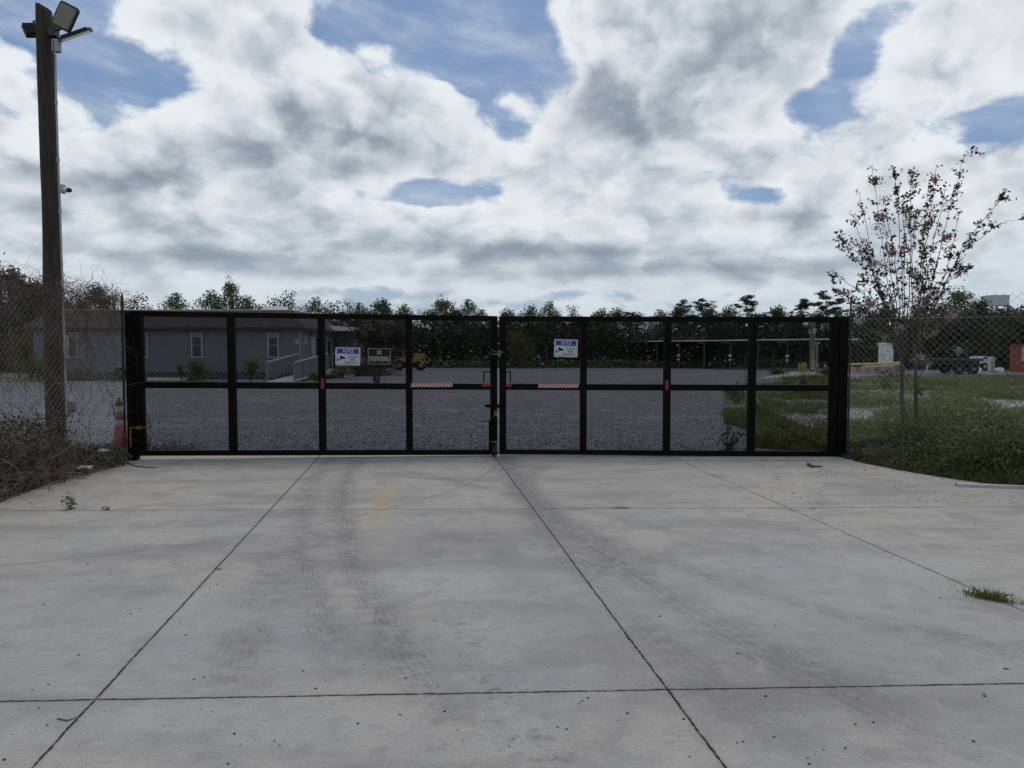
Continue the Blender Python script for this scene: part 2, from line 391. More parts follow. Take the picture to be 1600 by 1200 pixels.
# ------------------------------------------------------------------ concrete driveway
def concrete_mat():
    m = bpy.data.materials.new('driveway_concrete'); m.use_nodes = True; nt = m.node_tree; bs = nt.nodes['Principled BSDF']
    t = nt.nodes.new('ShaderNodeTexCoord'); P = X(nt, t.outputs['Object'])
    q = nt.nodes.new('ShaderNodeSeparateXYZ'); nt.links.new(P.o, q.inputs[0]); x, y = X(nt, q.outputs[0]), X(nt, q.outputs[1])
    big = fbm(nt, P, .45, 6, .62, dist=.6); mid = fbm(nt, P, 2.2, 7, .62, dist=.4); fine = fbm(nt, P, 60, 5, .7); grit = fbm(nt, P, 420, 2, .6)
    c = mixc(nt, big.smooth(.34, .66), (.295, .305, .308), (.365, .362, .342))
    warm = (y.smooth(4.5, 9.5) * .6 + x.f('ABSOLUTE').smooth(2, 5.5) * .4) * mid.smooth(.2, .75)
    c = mixc(nt, warm, c, (.405, .378, .305))
    c = mixc(nt, mid.smooth(.47, .66) * .75, c, (.215, .222, .230))
    c = mixc(nt, fbm(nt, vop(nt, 'ADD', P, (3, 9, 0)), 3.4, 8, .70, dist=.8).smooth(.54, .66) * .40, c, (.21, .212, .214))
    cloud2 = fbm(nt, vop(nt, 'MULTIPLY', P, (.5, 1.6, 1)), 1.1, 6, .6)
    c = mixc(nt, cloud2.smooth(.48, .66) * .85, c, (.205, .209, .214))
    bluep = fbm(nt, vop(nt, 'ADD', P, (7, 3, 0)), .8, 5, .6).smooth(.52, .72)
    c = mixc(nt, bluep * .6, c, (.285, .335, .350))
    def mul(fac, dark): 
        nonlocal c
        c = mixc(nt, fac, c, dark)
    # brushed finish streaks
    br = fbm(nt, vop(nt, 'MULTIPLY', P, (1.5, 45, 1)), 1.0, 3, .6).smooth(.3, .7)
    mul(br * .22, (.20, .20, .20))
    # tyre arcs through three places on the slab
    def arc(p1, p2, p3, w, strength, y0, y1, ribs=0, blot=0):
        a_, b_, c_ = [gnd(*p) for p in (p1, p2, p3)]
        ax, ay, bx, by, cx, cy = a_.x, a_.y, b_.x, b_.y, c_.x, c_.y
        d = 2 * (ax * (by - cy) + bx * (cy - ay) + cx * (ay - by))
        ux = ((ax**2 + ay**2) * (by - cy) + (bx**2 + by**2) * (cy - ay) + (cx**2 + cy**2) * (ay - by)) / d
        uy = ((ax**2 + ay**2) * (cx - bx) + (bx**2 + by**2) * (ax - cx) + (cx**2 + cy**2) * (bx - ax)) / d
        r = math.hypot(ax - ux, ay - uy)
        rr = vop(nt, 'LENGTH', vop(nt, 'SUBTRACT', vec(nt, x, y), (ux, uy, 0)), out=1)
        s = (rr - r) / w
        g = (s * s * -1.0).f('EXPONENT')
        if ribs: g = g * ((rr * ribs * 1.35 + (mid - .5) * 9.0).f('SINE') * .22 + .78) * fbm(nt, P, 11, 6, .7).smooth(.28, .62)
        if blot:
            g = g * voro(nt, vop(nt, 'ADD', vop(nt, 'MULTIPLY', P, (blot, blot * 1.3, 1)), vop(nt, 'MULTIPLY', fbm(nt, P, 30, 3, .6, out='Color'), (1.3, 1.3, 0))), 1.0).smooth(.50, .22) * fbm(nt, P, 14, 4, .6).smooth(.42, .58)
        g = g * (mid * 2.0 - .2).clamp() * (2.2 if ribs else 1.15) * y.smooth(y0 - .5, y0 + .5) * y.smooth(y1 + .5, y1 - .5)
        mul((g * strength * 1.3).clamp(), (.130, .133, .140))
    arc((512, 720), (474, 850), (520, 1010), .13, .42, 3.6, 11, ribs=140)
    arc((556, 720), (545, 850), (640, 1040), .13, .50, 3.2, 11, ribs=120)
    arc((556, 720), (545, 850), (640, 1040), .10, .95, 3.0, 6.2, blot=16)
    arc((430, 860), (385, 980), (355, 1090), .14, .28, 3.2, 6, ribs=110)
    arc((465, 830), (440, 930), (400, 1010), .10, .22, 3.6, 6, ribs=150)
    arc((795, 730), (960, 880), (1300, 1075), .17, .62, 3.0, 11, ribs=70)
    arc((800, 735), (900, 880), (1120, 1080), .15, .42, 3.0, 10.5, ribs=90)
    arc((830, 760), (1120, 905), (1600, 1020), .13, .38, 3.6, 10, ribs=80)
    arc((880, 790), (1180, 860), (1600, 960), .09, .26, 4, 10)
    arc((730, 960), (760, 1060), (860, 1200), .14, .75, 2.2, 4.6, blot=15)
    arc((820, 900), (950, 1000), (1100, 1100), .22, .32, 3, 6)
    # gate caster scratches: quarter circles about each hinge
    def scratch(cx, cy, r, w, st):
        rr = vop(nt, 'LENGTH', vop(nt, 'SUBTRACT', vec(nt, x, y), (cx, cy, 0)), out=1)
        g = (rr - r).f('ABSOLUTE').smooth(w, w * .3) * (mid + .25).clamp()
        mul((g * st).clamp(), (.14, .14, .14))
    h = gnd(212, 716); g0 = gnd(774, 722); g1 = gnd(250, 846)
    # circle through the leaf centre with hinge x
    scratch(h.x, g0.y + .1, g0.x - h.x, .014, 1.3); scratch(h.x, g0.y + .13, g0.x - h.x + .05, .03, .25)
    h2 = gnd(1312, 716); scratch(h2.x, g0.y + .1, h2.x - gnd(785, 722).x, .010, .35)
    # orange soil stain
    ce = gnd(597, 782); e1 = gnd(612, 738); e2 = gnd(588, 832); ea = math.atan2(e1.y - e2.y, e1.x - e2.x) - math.pi / 2; cx_, cy_ = math.cos(ea), math.sin(ea)
    sx = ((x - ce.x) * cx_ + (y - ce.y) * cy_) / .135; sy = ((x - ce.x) * -cy_ + (y - ce.y) * cx_) / 1.0
    st = ((sx * sx + sy * sy * 1.0) * -1.0).f('EXPONENT') * 1.6
    mul((st * (fbm(nt, vop(nt, 'MULTIPLY', P, (5, 18, 1)), 1.3, 5, .6).smooth(.38, .58))).clamp() * .85, (.37, .29, .165))
    for (px, py, rx, ry, sgn) in ((1075, 745, .5, .2, .25), (350, 860, .6, .35, .3), (690, 850, .9, .5, .42), (830, 830, .6, .5, .35), (1250, 1060, .8, .35, .35), (980, 1080, .9, .3, .3), (640, 1030, .5, .3, .2), (1150, 1000, .7, .35, .3)):
        e = gnd(px, py); ax_ = (x - e.x) / rx; ay_ = (y - e.y) / ry
        mul((((ax_ * ax_ + ay_ * ay_) * -1.0).f('EXPONENT') * (mid * 1.7 - .2).clamp() * sgn * 1.5).clamp(), (.155, .158, .165))
    for (px, py, rx, ry) in ((1080, 940, 1.0, .5), (690, 905, .55, .35), (180, 950, .8, .3), (1400, 890, .8, .5), (330, 1130, .8, .2)):
        e = gnd(px, py); ax_ = (x - e.x) / rx; ay_ = (y - e.y) / ry
        mul((((ax_ * ax_ + ay_ * ay_) * -1.0).f('EXPONENT') * big.smooth(.2, .7) * .7).clamp(), (.36, .375, .375))
    mul(fine.smooth(.52, .66) * .30, (.15, .15, .15)); mul(fine.smooth(.47, .36) * .22, (.46, .46, .44))
    sp_ = fbm(nt, P, 150, 3, .65); mul(sp_.smooth(.51, .62) * .42, (.15, .15, .148)); mul(sp_.smooth(.48, .38) * .25, (.46, .46, .44))
    mul(fbm(nt, P, 7, 8, .75).smooth(.49, .62) * .40, (.200, .203, .205)); mul(fbm(nt, vop(nt, 'ADD', P, (5, 5, 0)), 5, 8, .75).smooth(.52, .62) * .28, (.36, .36, .35))
    mul(grit.smooth(.50, .66) * .30, (.12, .12, .12)); mul(grit.smooth(.47, .34) * .22, (.52, .52, .5))
    # pits
    pit = voro(nt, P, 11).smooth(.07, .03); mul(pit * .6, (.10, .10, .10))
    # control joints
    jn = None
    edge = fbm(nt, P, 22, 4, .7)
    for (p1, p2, w, st) in (((500, 712), (50, 1200), .0065, 1), ((778, 720), (1133, 1200), .0065, 1), ((1045, 712), (1600, 955), .0055, 1),
                        ((0, 1096), (1600, 1068), .0070, 1), ((0, 798), (1600, 792), .0085, .85)):
        a_, b_ = gnd(*p1), gnd(*p2); d = (b_ - a_).normalized(); nx, ny = -d.y, d.x; c0 = nx * a_.x + ny * a_.y
        dist = (x * nx + y * ny - c0 + (mid - .5) * .012 + (fbm(nt, P, 9, 5, .7) - .5) * .016).f('ABSOLUTE')
        core = (dist - (edge - .5) * .018).smooth(w * 1.25, w * .45) * st
        halo = dist.smooth(.035, .0) * .22
        jn = core if jn is None else jn.f('MAXIMUM', core)
        mul(halo, (.15, .15, .145))
    mul(jn * (edge.smooth(.25, .5) * .25 + .75), (.018, .018, .018))
    c = mixc(nt, 1.0, c, (1.12, 1.05, .985), 'MULTIPLY')
    nt.links.new(c.o, bs.inputs['Base Color']); bs.inputs['Roughness'].default_value = .88; bs.inputs['Specular IOR Level'].default_value = .3
    b = nt.nodes.new('ShaderNodeBump'); b.inputs['Strength'].default_value = .5; b.inputs['Distance'].default_value = .01
    nt.links.new((fine * .3 + grit * .12 - jn * 1.2 + mid * .3).o, b.inputs['Height']); nt.links.new(b.outputs[0], bs.inputs['Normal'])
    return m
edgeL = [(-5.75, 12), (gnd(205, 716).x, gnd(205, 716).y)] + [tuple(gnd(a, b).xy) for a, b in ((168, 724), (130, 735), (95, 748), (60, 762), (30, 774), (0, 786))] + [(-5.6, 6.4), (-6.3, 4.5), (-8, 2), (-12, -1)]
edgeR = [(5.0, 12), (gnd(1322, 717).x, gnd(1322, 717).y)] + [tuple(gnd(a, b).xy) for a, b in ((1360, 726), (1400, 734), (1450, 742), (1500, 750), (1550, 756), (1600, 762))] + [(6.7, 7.2), (8.2, 5.2), (11, 2), (15, -1)]
def wob(P):   # broken edge
    out = []
    for i in range(len(P) - 1):
        a_, b_ = P[i], P[i + 1]; n = max(1, int(math.dist(a_, b_) / .12)) if i < 9 else 1
        for k in range(n):
            t = k / n; j = 0 if k == 0 else random.gauss(0, .012)
            out.append((a_[0] + (b_[0] - a_[0]) * t + j, a_[1] + (b_[1] - a_[1]) * t))
    out.append(P[-1]); return out
# slab ends under the gate line, a hand's width behind it
GY = gnd(774, 711).y
dl = [(-5.75, GY + .10)] + wob(edgeL[1:]); dr = [(5.0, GY + .10)] + wob(edgeR[1:])
slab = [(a_, b_, 0.0) for a_, b_ in dl] + [(-12, -14, 0), (15, -14, 0)] + [(a_, b_, 0.0) for a_, b_ in dr[::-1]]
tag(MB().poly([(a_, b_, -.12) for a_, b_, c in slab][::-1], .12, (0, 0, 1)).build('concrete_driveway', concrete_mat()), kind='structure')

# ------------------------------------------------------------------ gravel and ground
def gravel_mat(name, dark, light, patch=False):
    m = bpy.data.materials.new(name); m.use_nodes = True; nt = m.node_tree; bs = nt.nodes['Principled BSDF']
    t = nt.nodes.new('ShaderNodeTexCoord'); P = X(nt, t.outputs['Object'])
    cell = voro(nt, P, 30, out='Color'); hs = nt.nodes.new('ShaderNodeSeparateColor'); nt.links.new(cell.o, hs.inputs[0]); r = X(nt, hs.outputs[0])
    cell2 = voro(nt, P, 9, out='Color'); h2 = nt.nodes.new('ShaderNodeSeparateColor'); nt.links.new(cell2.o, h2.inputs[0]); r2 = X(nt, h2.outputs[0])
    big = fbm(nt, P, .25, 6, .6, dist=.5); mid = fbm(nt, vop(nt, 'MULTIPLY', P, (1, 2.2, 1)), 1.3, 7, .7)
    v = (r.f('POWER', 1.6) * .75 + r2.f('POWER', 2.0) * .30 + (mid - .5) * .9 + (big - .5) * .5).clamp()
    c = mixc(nt, v, dark, light)
    if not patch:
        c = mixc(nt, fbm(nt, vop(nt, 'MULTIPLY', P, (.5, 1, 1)), .22, 6, .65, dist=1.0).smooth(.50, .68) * .45, c, (.11, .105, .095))
        c = mixc(nt, fbm(nt, vop(nt, 'MULTIPLY', P, (.25, 1.3, 1)), .6, 5, .6).smooth(.52, .70) * .35, c, (.33, .35, .38))
    edge = voro(nt, P, 30, feature='DISTANCE_TO_EDGE').smooth(.10, .0)
    c = mixc(nt, edge * .75, c, [x * .25 for x in dark])
    if patch:
        g = fbm(nt, P, .35, 7, .62).smooth(.40, .56)
        gc = mixc(nt, mid.smooth(.3, .7), (.055, .075, .026), (.10, .10, .05))
        c = mixc(nt, g, c, gc)
    nt.links.new(c.o, bs.inputs['Base Color']); bs.inputs['Roughness'].default_value = .9
    b = nt.nodes.new('ShaderNodeBump'); b.inputs['Strength'].default_value = .9; b.inputs['Distance'].default_value = .03
    nt.links.new((r * .6 - edge * .8).o, b.inputs['Height']); nt.links.new(b.outputs[0], bs.inputs['Normal'])
    return m
tag(MB().poly([(-1500, -60, -.05), (1500, -60, -.05), (1500, 2500, -.05), (-1500, 2500, -.05)]).build('ground', gravel_mat('dirt_and_grass', (.10, .10, .085), (.40, .39, .35), True)), kind='structure')
G = [(-60, 12.0), (-9.0, 12.0), (-7.6, 11.6), (-5.9, 11.4), (-5.85, GY + .1), (5.05, GY + .1)] + [tuple(gnd(*p).xy) for p in ((1290, 702), (1215, 700), (1180, 672), (1150, 655), (1135, 630), (1130, 612), (1160, 600), (1240, 596), (1330, 592), (1400, 588))] + [(60, 55), (60, 66), (30, 70)] + [tuple(gnd(*p).xy) for p in ((960, 573), (700, 572.5), (640, 575), (600, 583), (520, 592), (200, 598), (0, 600))] + [(-60, 37)]
tag(MB().poly([(a_, b_, -.03) for a_, b_ in G]).build('gravel_lot', gravel_mat('grey_gravel', (.046, .050, .059), (.33, .35, .385))), kind='structure')
# raised concrete pad at the far right of the lot
pp = [gnd(*p) for p in ((1185, 590), (1260, 577), (1330, 576), (1330, 586), (1290, 587))]
tag(MB().poly([(p.x, p.y, -.026) for p in pp]).build('pavement', mat('pale_pad', (.30, .295, .28), .9, .2, .6)), kind='structure')
def lot_stones():
    C = []
    k = 26000
    D = GY + .25 + 26 * rng.random(k) ** 1.7; u = rng.uniform(-.75, .47, k)
    C = np.stack([D * u, D, np.full(k, -.03)], 1)
    keep = (C[:, 0] < 3.8 + .25 * (D - GY)); C = C[keep]; k = len(C)
    s = rng.uniform(.010, .026, k)[:, None]
    base = np.array([[1, 0, 0], [-.5, .87, 0], [-.5, -.87, 0], [0, 0, 1.1]])
    an = rng.uniform(0, 6.28, k); ca, sa = np.cos(an), np.sin(an)
    V = np.empty((k, 4, 3))
    for i in range(4):
        V[:, i, 0] = base[i, 0] * ca - base[i, 1] * sa; V[:, i, 1] = base[i, 0] * sa + base[i, 1] * ca; V[:, i, 2] = base[i, 2] + rng.normal(0, .2, k) * (i == 3)
    V = V * s[:, None] + C[:, None]
    T = np.concatenate([V[:, [0, 1, 3]], V[:, [1, 2, 3]], V[:, [2, 0, 3]]])
    return quads('gravel_stones', T, mat('loose_stone', (.16, .172, .192), .9, .35, 25, island=.7), n=3)
tag(lot_stones(), 'loose grey stones lying over the gravel lot behind the gate', 'gravel', kind='stuff')

#@@OBJECTS

# ------------------------------------------------------------------ gate
def text(body, size, mat_, parent, loc, shear=0.0, bold=0.0, align='CENTER', width=None, name='lettering', rot=(math.pi / 2, 0, 0), sx=1.0, ext=.0006):
    cu = bpy.data.curves.new(name, 'FONT'); cu.body = body; cu.size = size; cu.align_x = align; cu.align_y = 'CENTER'
    cu.shear = shear; cu.offset = bold; cu.extrude = ext; cu.resolution_u = 3
    t = bpy.data.objects.new('tmp', cu); COL.objects.link(t); bpy.context.view_layer.update()
    me = bpy.data.meshes.new_from_object(t.evaluated_get(bpy.context.evaluated_depsgraph_get()))
    xs = [v.co.x for v in me.vertices]; w = max(xs) - min(xs); k = (width / w) if width else sx
    for v in me.vertices: v.co.x *= k
    bpy.data.objects.remove(t); bpy.data.curves.remove(cu); me.name = name
    me.materials.clear(); me.materials.append(mat_)
    o = bpy.data.objects.new(name, me); COL.objects.link(o); o.parent = parent; o.location = loc; o.rotation_euler = rot
    return o

RAIL = .092
def gate_leaf(name, pa, pb, bars_px, label, hinge_right=False):
    """a leaf between two bottom-corner points; local x runs along the leaf, local z up"""
    (pxa, ytA, ybA, DA), (pxb, ytB, ybB, DB) = pa, pb
    A0, A1, B0, B1 = at(pxa, ybA, DA), at(pxa, ytA, DA), at(pxb, ybB, DB), at(pxb, ytB, DB)
    L = math.hypot(B0.x - A0.x, B0.y - A0.y); ang = math.atan2(B0.y - A0.y, B0.x - A0.x)
    base = Vector((A0.x, A0.y, 0)); root = empty(name, base, ang, label, 'gate', 'leaves of the black metal double gate')
    def zb(x): return A0.z + (B0.z - A0.z) * x / L
    def zt(x): return A1.z + (B1.z - A1.z) * x / L
    def xof(px):      # local x of the column of the photo
        d = ray(px, 600); n = Vector((-math.sin(ang), math.cos(ang), 0)); t = n.dot(base - EYE) / n.dot(d); p = EYE + d * t
        return (p - base).dot(Vector((math.cos(ang), math.sin(ang), 0)))
    T = .10
    def rail(z0a, z0b, h, name):
        mb = MB(); y = T / 2
        vs = [(0, -y, z0a), (L, -y, z0b), (L, y, z0b), (0, y, z0a), (0, -y, z0a + h), (L, -y, z0b + h), (L, y, z0b + h), (0, y, z0a + h)]
        mb.add(vs, [(3, 2, 1, 0), (4, 5, 6, 7), (0, 1, 5, 4), (1, 2, 6, 5), (2, 3, 7, 6), (3, 0, 4, 7)])
        return mb.build(name, M['black_paint'], root)
    rail(zb(0), zb(L), RAIL * .82, 'bottom_rail'); rail(zt(0) - RAIL * .85, zt(L) - RAIL * .85, RAIL * .85, 'top_rail')
    zm = lambda x: zb(x) + (zt(x) - zb(x)) * .470
    rail(zm(0), zm(L), RAIL, 'middle_rail')
    xs = [xof(p) for p in bars_px]
    for i, x in enumerate(xs):
        w = .105 if i in (0, len(xs) - 1) else .098
        MB().box((x, 0, (zb(x) + zt(x)) / 2), (w, T + .008, zt(x) - zb(x) - .004)).build('upright', M['black_paint'], root)
    # wire screen on the back of the frame
    p = .0105; r = .00140; mb = MB(); y = T / 2 + .006
    for i in range(int(L / p)):
        x = i * p + random.uniform(-.0006, .0006); a_, b_ = zb(x) + .02, zt(x) - .02
        mb.add([(x - r, y, a_), (x + r, y, a_), (x + r, y, b_), (x - r, y, b_), (x, y + r * 1.6, a_), (x, y + r * 1.6, b_)], [(0, 1, 2, 3), (1, 4, 5, 2), (4, 0, 3, 5)])
    n = int(2.1 / p)
    for i in range(n):
        z = .03 + i * p; y2 = y + .003
        z0, z1 = zb(0) + z, zb(L) + z
        if z1 > zt(L) - .02: break
        mb.add([(0, y2, z0 - r), (L, y2, z1 - r), (L, y2, z1 + r), (0, y2, z0 + r), (0, y2 + r * 1.6, z0), (L, y2 + r * 1.6, z1)], [(0, 1, 2, 3), (1, 0, 4, 5), (3, 2, 5, 4)])
    mb.build('wire_screen', M['screen_wire'], root)
    return root, base, ang, L, xof, zb, zt, zm
def local(root_t, px, py, off=0.0):
    "place on the front face of the leaf seen at that place of the photo"
    root, base, ang, L, xof, zb, zt, zm = root_t
    n = Vector((-math.sin(ang), math.cos(ang), 0)); p0 = base - n * (.054 + off)
    d = ray(px, py); t = n.dot(p0 - EYE) / n.dot(d); p = EYE + d * t
    return (p - base).dot(Vector((math.cos(ang), math.sin(ang), 0))), -(.054 + off), p.z, p
GL = gate_leaf('gate_leaf', (212, 486, 711.5, 10.47), (777, 494, 710, 10.92), (219, 363, 503.5, 639.5, 771.5), 'left leaf of the black double gate with the caster wheel at its free end')
GR = gate_leaf('gate_leaf', (780.5, 494.5, 709.5, 10.92), (1308, 495.5, 712.5, 10.86), (785.5, 911.5, 1042, 1174.5, 1302), 'right leaf of the black double gate without a caster wheel')
def tape(root_t, px0, px1, py, name, m, h=.055, label=None):
    x0, y, z, _ = local(root_t, px0, py); x1 = local(root_t, px1, py)[0]
    o = MB().box(((x1 - x0) / 2, 0, 0), (x1 - x0, .003, h)).build(name, m, root_t[0]); o.location = (x0, y - .0005, z)
    if label: o['label'] = label
for rt, a_, b_, py in ((GL, 642, 707, 602), (GR, 841, 904, 603)): tape(rt, a_, b_, py, 'striped_tape', M['tape'], .055)
for rt, a_, b_, py in ((GL, 753, 767, 601.5), (GR, 791, 799.5, 602)): tape(rt, a_, b_, py, 'red_reflector', M['red'], .05)
for rt, px, py in ((GL, 504, 599.5), (GR, 1042, 602)):
    x, y, z, _ = local(rt, px, py, .0)
    o = MB().cbox((0, 0, 0), (.045, .006, .155), .008).build('red_reflector', M['red'], rt[0]); o.location = (x, y - .006, z)
# handles: square hoops standing on the middle rails beside the meeting stiles
for rt, a_, b_ in ((GL, 756, 768), (GR, 790, 797.5)):
    x0, _, z0, _ = local(rt, a_, 597); x1, _, z1, _ = local(rt, b_, 581)
    y = -.03; xo, xi = (x0, x1) if rt is GL else (x1, x0)
    MB().box((xo, y, (z0 + z1) / 2), (.018, .018, z1 - z0)).box(((xo + xi) / 2, y, z1), (abs(x1 - x0) + .018, .018, .018)).build('pull_handle', M['black_paint'], rt[0])
# hinges
for rt, px in ((GL, 211), (GR, 1311)):
    for py in (528, 540, 690):
        x, y, z, _ = local(rt, px, py)
        h = MB().tube([(0, 0, -.04), (0, 0, .04)], .022, 10).box((.0, .02, 0), (.09, .012, .05)).build('hinge', M['black_paint'], rt[0]); h.location = (x, y - .02, z)
# slide latch on the left leaf, its keeper on the right one
x, y, z, _ = local(GL, 771, 634)
o = MB().box((0, -.02, 0), (.17, .03, .05)).box((-.10, -.02, -.005), (.05, .025, .03)).box((-.035, -.03, .0), (.022, .05, .11)).tube([(-.14, -.03, .012), (.09, -.03, .012)], .010, 8).build('slide_latch', M['black_paint'], GL[0]); o.location = (x, y, z)
x, y, z, _ = local(GR, 784, 635)
o = MB().box((0, -.02, 0), (.055, .04, .14)).box((-.01, -.03, .0), (.09, .02, .05)).build('latch_keeper', M['black_paint'], GR[0]); o.location = (x, y, z)
# caster jack on the left leaf
x, y, z, P0 = local(GL, 772.5, 700, .03)
zw = P0.z
rt = GL[0]
o = MB().box((x - .065, -.10, .30), (.045, .06, .52)).box((x - .01, -.095, .42), (.09, .05, .10)).tube([(x - .01, -.10, .62), (x - .01, -.10, .17)], [.024, .024], 10).tube([(x - .20, -.10, .545), (x - .03, -.10, .545)], .008, 6).tube([(x - .06, -.10, .545), (x + .10, -.10, .535)], .006, 6).build('caster_jack', M['black_paint'], rt)
for e in (0,): 
    f = MB().box((x - .045, -.10, .155), (.008, .05, .16)).box((x + .025, -.10, .155), (.008, .05, .16)).box((x - .01, -.10, .232), (.08, .07, .012)).build('wheel_fork', M['steel'], rt)
    wl = MB().tube([(x - .030, -.10, .088), (x - .026, -.10, .088), (x + .006, -.10, .088), (x + .010, -.10, .088)], [.066, .088, .088, .066], 22).build('caster_wheel', M['rubber'], rt)
    MB().tube([(x - .05, -.10, .088), (x + .032, -.10, .088)], .014, 10).build('hub', M['steel'], wl)
# chain and padlocks
def chain(pts, name, label, link=.040):
    pts = [Vector(p) for p in pts]; mb = MB(); acc = 0; k = 0
    seg = []
    for i in range(len(pts) - 1):
        n = max(1, int((pts[i + 1] - pts[i]).length / (link * .72)))
        for j in range(n): seg.append((pts[i].lerp(pts[i + 1], (j + .5) / n), (pts[i + 1] - pts[i]).normalized()))
    for c, t in seg:
        u = t.orthogonal().normalized(); w = t.cross(u)
        if k % 2: u, w = w, u
        ring = [c + t * math.cos(a) * link * .5 + u * math.sin(a) * link * .30 for a in [i * math.pi / 5 for i in range(11)]]
        mb.tube(ring, .0042, 5, caps=False); k += 1
    o = mb.build(name, M['steel'], smooth=True); return tag(o, label, 'chain')
c0 = [local(GL, 765, 551, .02)[3], local(GL, 770, 554, .05)[3], local(GL, 776, 553, .06)[3], local(GR, 784, 550, .05)[3], local(GR, 788, 551, .02)[3] + Vector((0, .05, 0)), local(GR, 786, 549, -.16)[3], local(GL, 768, 549, -.16)[3], local(GL, 764.5, 550, .0)[3]]
chain(c0, 'chain', 'rusty steel chain wrapped round both meeting bars of the gate')
chain([local(GL, 767, 546, .02)[3], local(GL, 771, 548.5, .04)[3], local(GL, 775, 550, .05)[3]], 'chain', 'short loose chain end hanging above the wrapped chain', .035)
def padlock(P, name, label):
    o = empty(name, P, 0, label, 'padlock')
    MB().cbox((0, 0, -.025), (.05, .022, .048), .008).build('lock_body', M['steel'], o)
    MB().tube([(-.016, 0, 0), (-.016, 0, .022), (-.009, 0, .036), (.009, 0, .036), (.016, 0, .022), (.016, 0, 0)], .0045, 8).build('shackle', M['galv'], o, True)
padlock(local(GL, 774.5, 645, .07)[3], 'padlock', 'grey steel padlock hanging from the slide latch')
padlock(local(GL, 780, 552, .085)[3], 'padlock', 'small padlock on the chain at the top of the meeting bars')

# gate posts
def post(px0, px1, yt, yb, D, label):
    a_, b_ = at(px0, yb, D), at(px1, yb, D); t = at(px0, yt, D); w = abs(b_.x - a_.x)
    o = empty('gate_post', ((a_.x + b_.x) / 2, D + w / 2, 0), 0, label, 'gate post', 'square black posts at the two ends of the gate')
    MB().cbox((0, 0, t.z / 2 - .1), (w, w, t.z + .2), .008, 2).build('post', M['black_paint'], o)
    MB().box((0, 0, t.z + .004), (w + .012, w + .012, .012)).build('post_cap', M['black_paint'], o)
post(199.5, 212, 487, 716, 10.42, 'square black post at the left end of the gate with a yellow strap round it')
post(1309, 1322.5, 496, 714, 10.80, 'square black post at the right end of the gate')
# yellow strap
a_ = at(203, 668, 10.38); b_ = at(228, 668, 10.36)
o = MB().box(((a_.x + b_.x) / 2, a_.y - .004, a_.z), (b_.x - a_.x, .004, .018)).box((b_.x, a_.y + .08, a_.z), (.004, .16, .018)).box((a_.x + .012, a_.y - .01, a_.z - .15), (.022, .004, .28)).box((a_.x + (b_.x - a_.x) * .5, a_.y - .012, a_.z), (.03, .012, .05)).box((a_.x + (b_.x - a_.x) * .66, a_.y - .012, a_.z), (.018, .012, .06)).build('ratchet_strap', [M['yellow']])
tag(o, 'yellow strap tied round the left gate post with its tail hanging', 'strap')

# ------------------------------------------------------------------ signs on the gate
def sign_base(rt, x0, y0, x1, y1, name, label, m_, ch, tilt=0.0):
    a_, b_ = local(rt, x0, y0, .006), local(rt, x1, y1, .006)
    c = (a_[3] + b_[3]) / 2; w = (b_[0] - a_[0]); h = abs(a_[2] - b_[2])
    o = empty(name, c, rt[2], label, 'sign'); o.rotation_euler[1] = tilt
    MB().cbox((0, 0, 0), (w, .003, h), ch).build('sign_plate', m_, o)
    return o, w, h
def notice(rt, x0, y0, x1, y1, label, tilt):
    o, w, h = sign_base(rt, x0, y0, x1, y1, 'notice_sign', label, M['signwhite'], .014, tilt)
    y = -.0022
    fr = MB(); t = .006; W_, H_ = w * .90, h * .90
    for sx_, sz_, ww, hh in ((0, 1, W_, t), (0, -1, W_, t), (1, 0, t, H_ - 2 * t), (-1, 0, t, H_ - 2 * t)):
        fr.box((sx_ * (W_ / 2 - t / 2), y, sz_ * (H_ / 2 - t / 2)), (ww, .0012, hh))
    fr.build('black_border', M['signblue'], o)
    MB().box((0, y, h * .295), (W_ - 2 * t - .001, .0012, h * .29)).build('blue_band', M['signblue'], o)
    el_ = MB()
    ring = [Vector((math.cos(i * math.pi / 16) * W_ * .455, y - .0014, h * .295 + math.sin(i * math.pi / 16) * h * .125)) for i in range(33)]
    ring = [Vector((max(-1, min(1, p.x / (W_ * .455) * 1.12)) * W_ * .455, p.y, p.z)) for p in ring]
    el_.tube(ring, .0008, 4, caps=False); el_.build('white_oval', M['signwhite'], o)
    text('NOTICE', h * .27, M['signwhite'], o, (0, y - .001, h * .295), .35, .0007, width=w * .46)
    text('THIS AREA IS UNDER', h * .078, M['signblue'], o, (w * .13, y, h * .085), 0, .0002, width=w * .56)
    text('24 HOUR', h * .15, M['signblack'], o, (w * .19, y, -h * .04), 0, .0009, width=w * .38)
    text('VIDEO', h * .15, M['signblack'], o, (w * .19, y, -h * .19), 0, .0009, width=w * .26)
    text('SURVEILLANCE', h * .12, M['signblack'], o, (w * .13, y, -h * .335), 0, .0006, width=w * .54)
    cx, cz = -w * .26, -h * .10
    cam_ = MB()
    def pl(pts): cam_.poly([(cx + a * w, y, cz + b * h) for a, b in pts], .0012, (0, -1, 0))
    pl([(-.07, .10), (-.02, .15), (.17, .035), (.18, -.02), (.06, -.05), (-.07, .02)])
    pl([(-.03, -.005), (.02, -.02), (.0, -.09), (-.10, -.10), (-.10, -.065), (-.045, -.06)])
    pl([(-.155, -.20), (-.125, -.17), (-.10, -.08), (-.13, -.02), (-.155, .0)])
    cam_.build('camera_symbol', M['signblack'], o)
    return o
notice(GL, 524, 543, 563, 571, 'white and blue notice sign to the left of the black no trespassing sign', R(1.0))
notice(GR, 866, 530.5, 902.5, 558, 'white and blue notice sign alone on the right gate leaf', R(1.2))
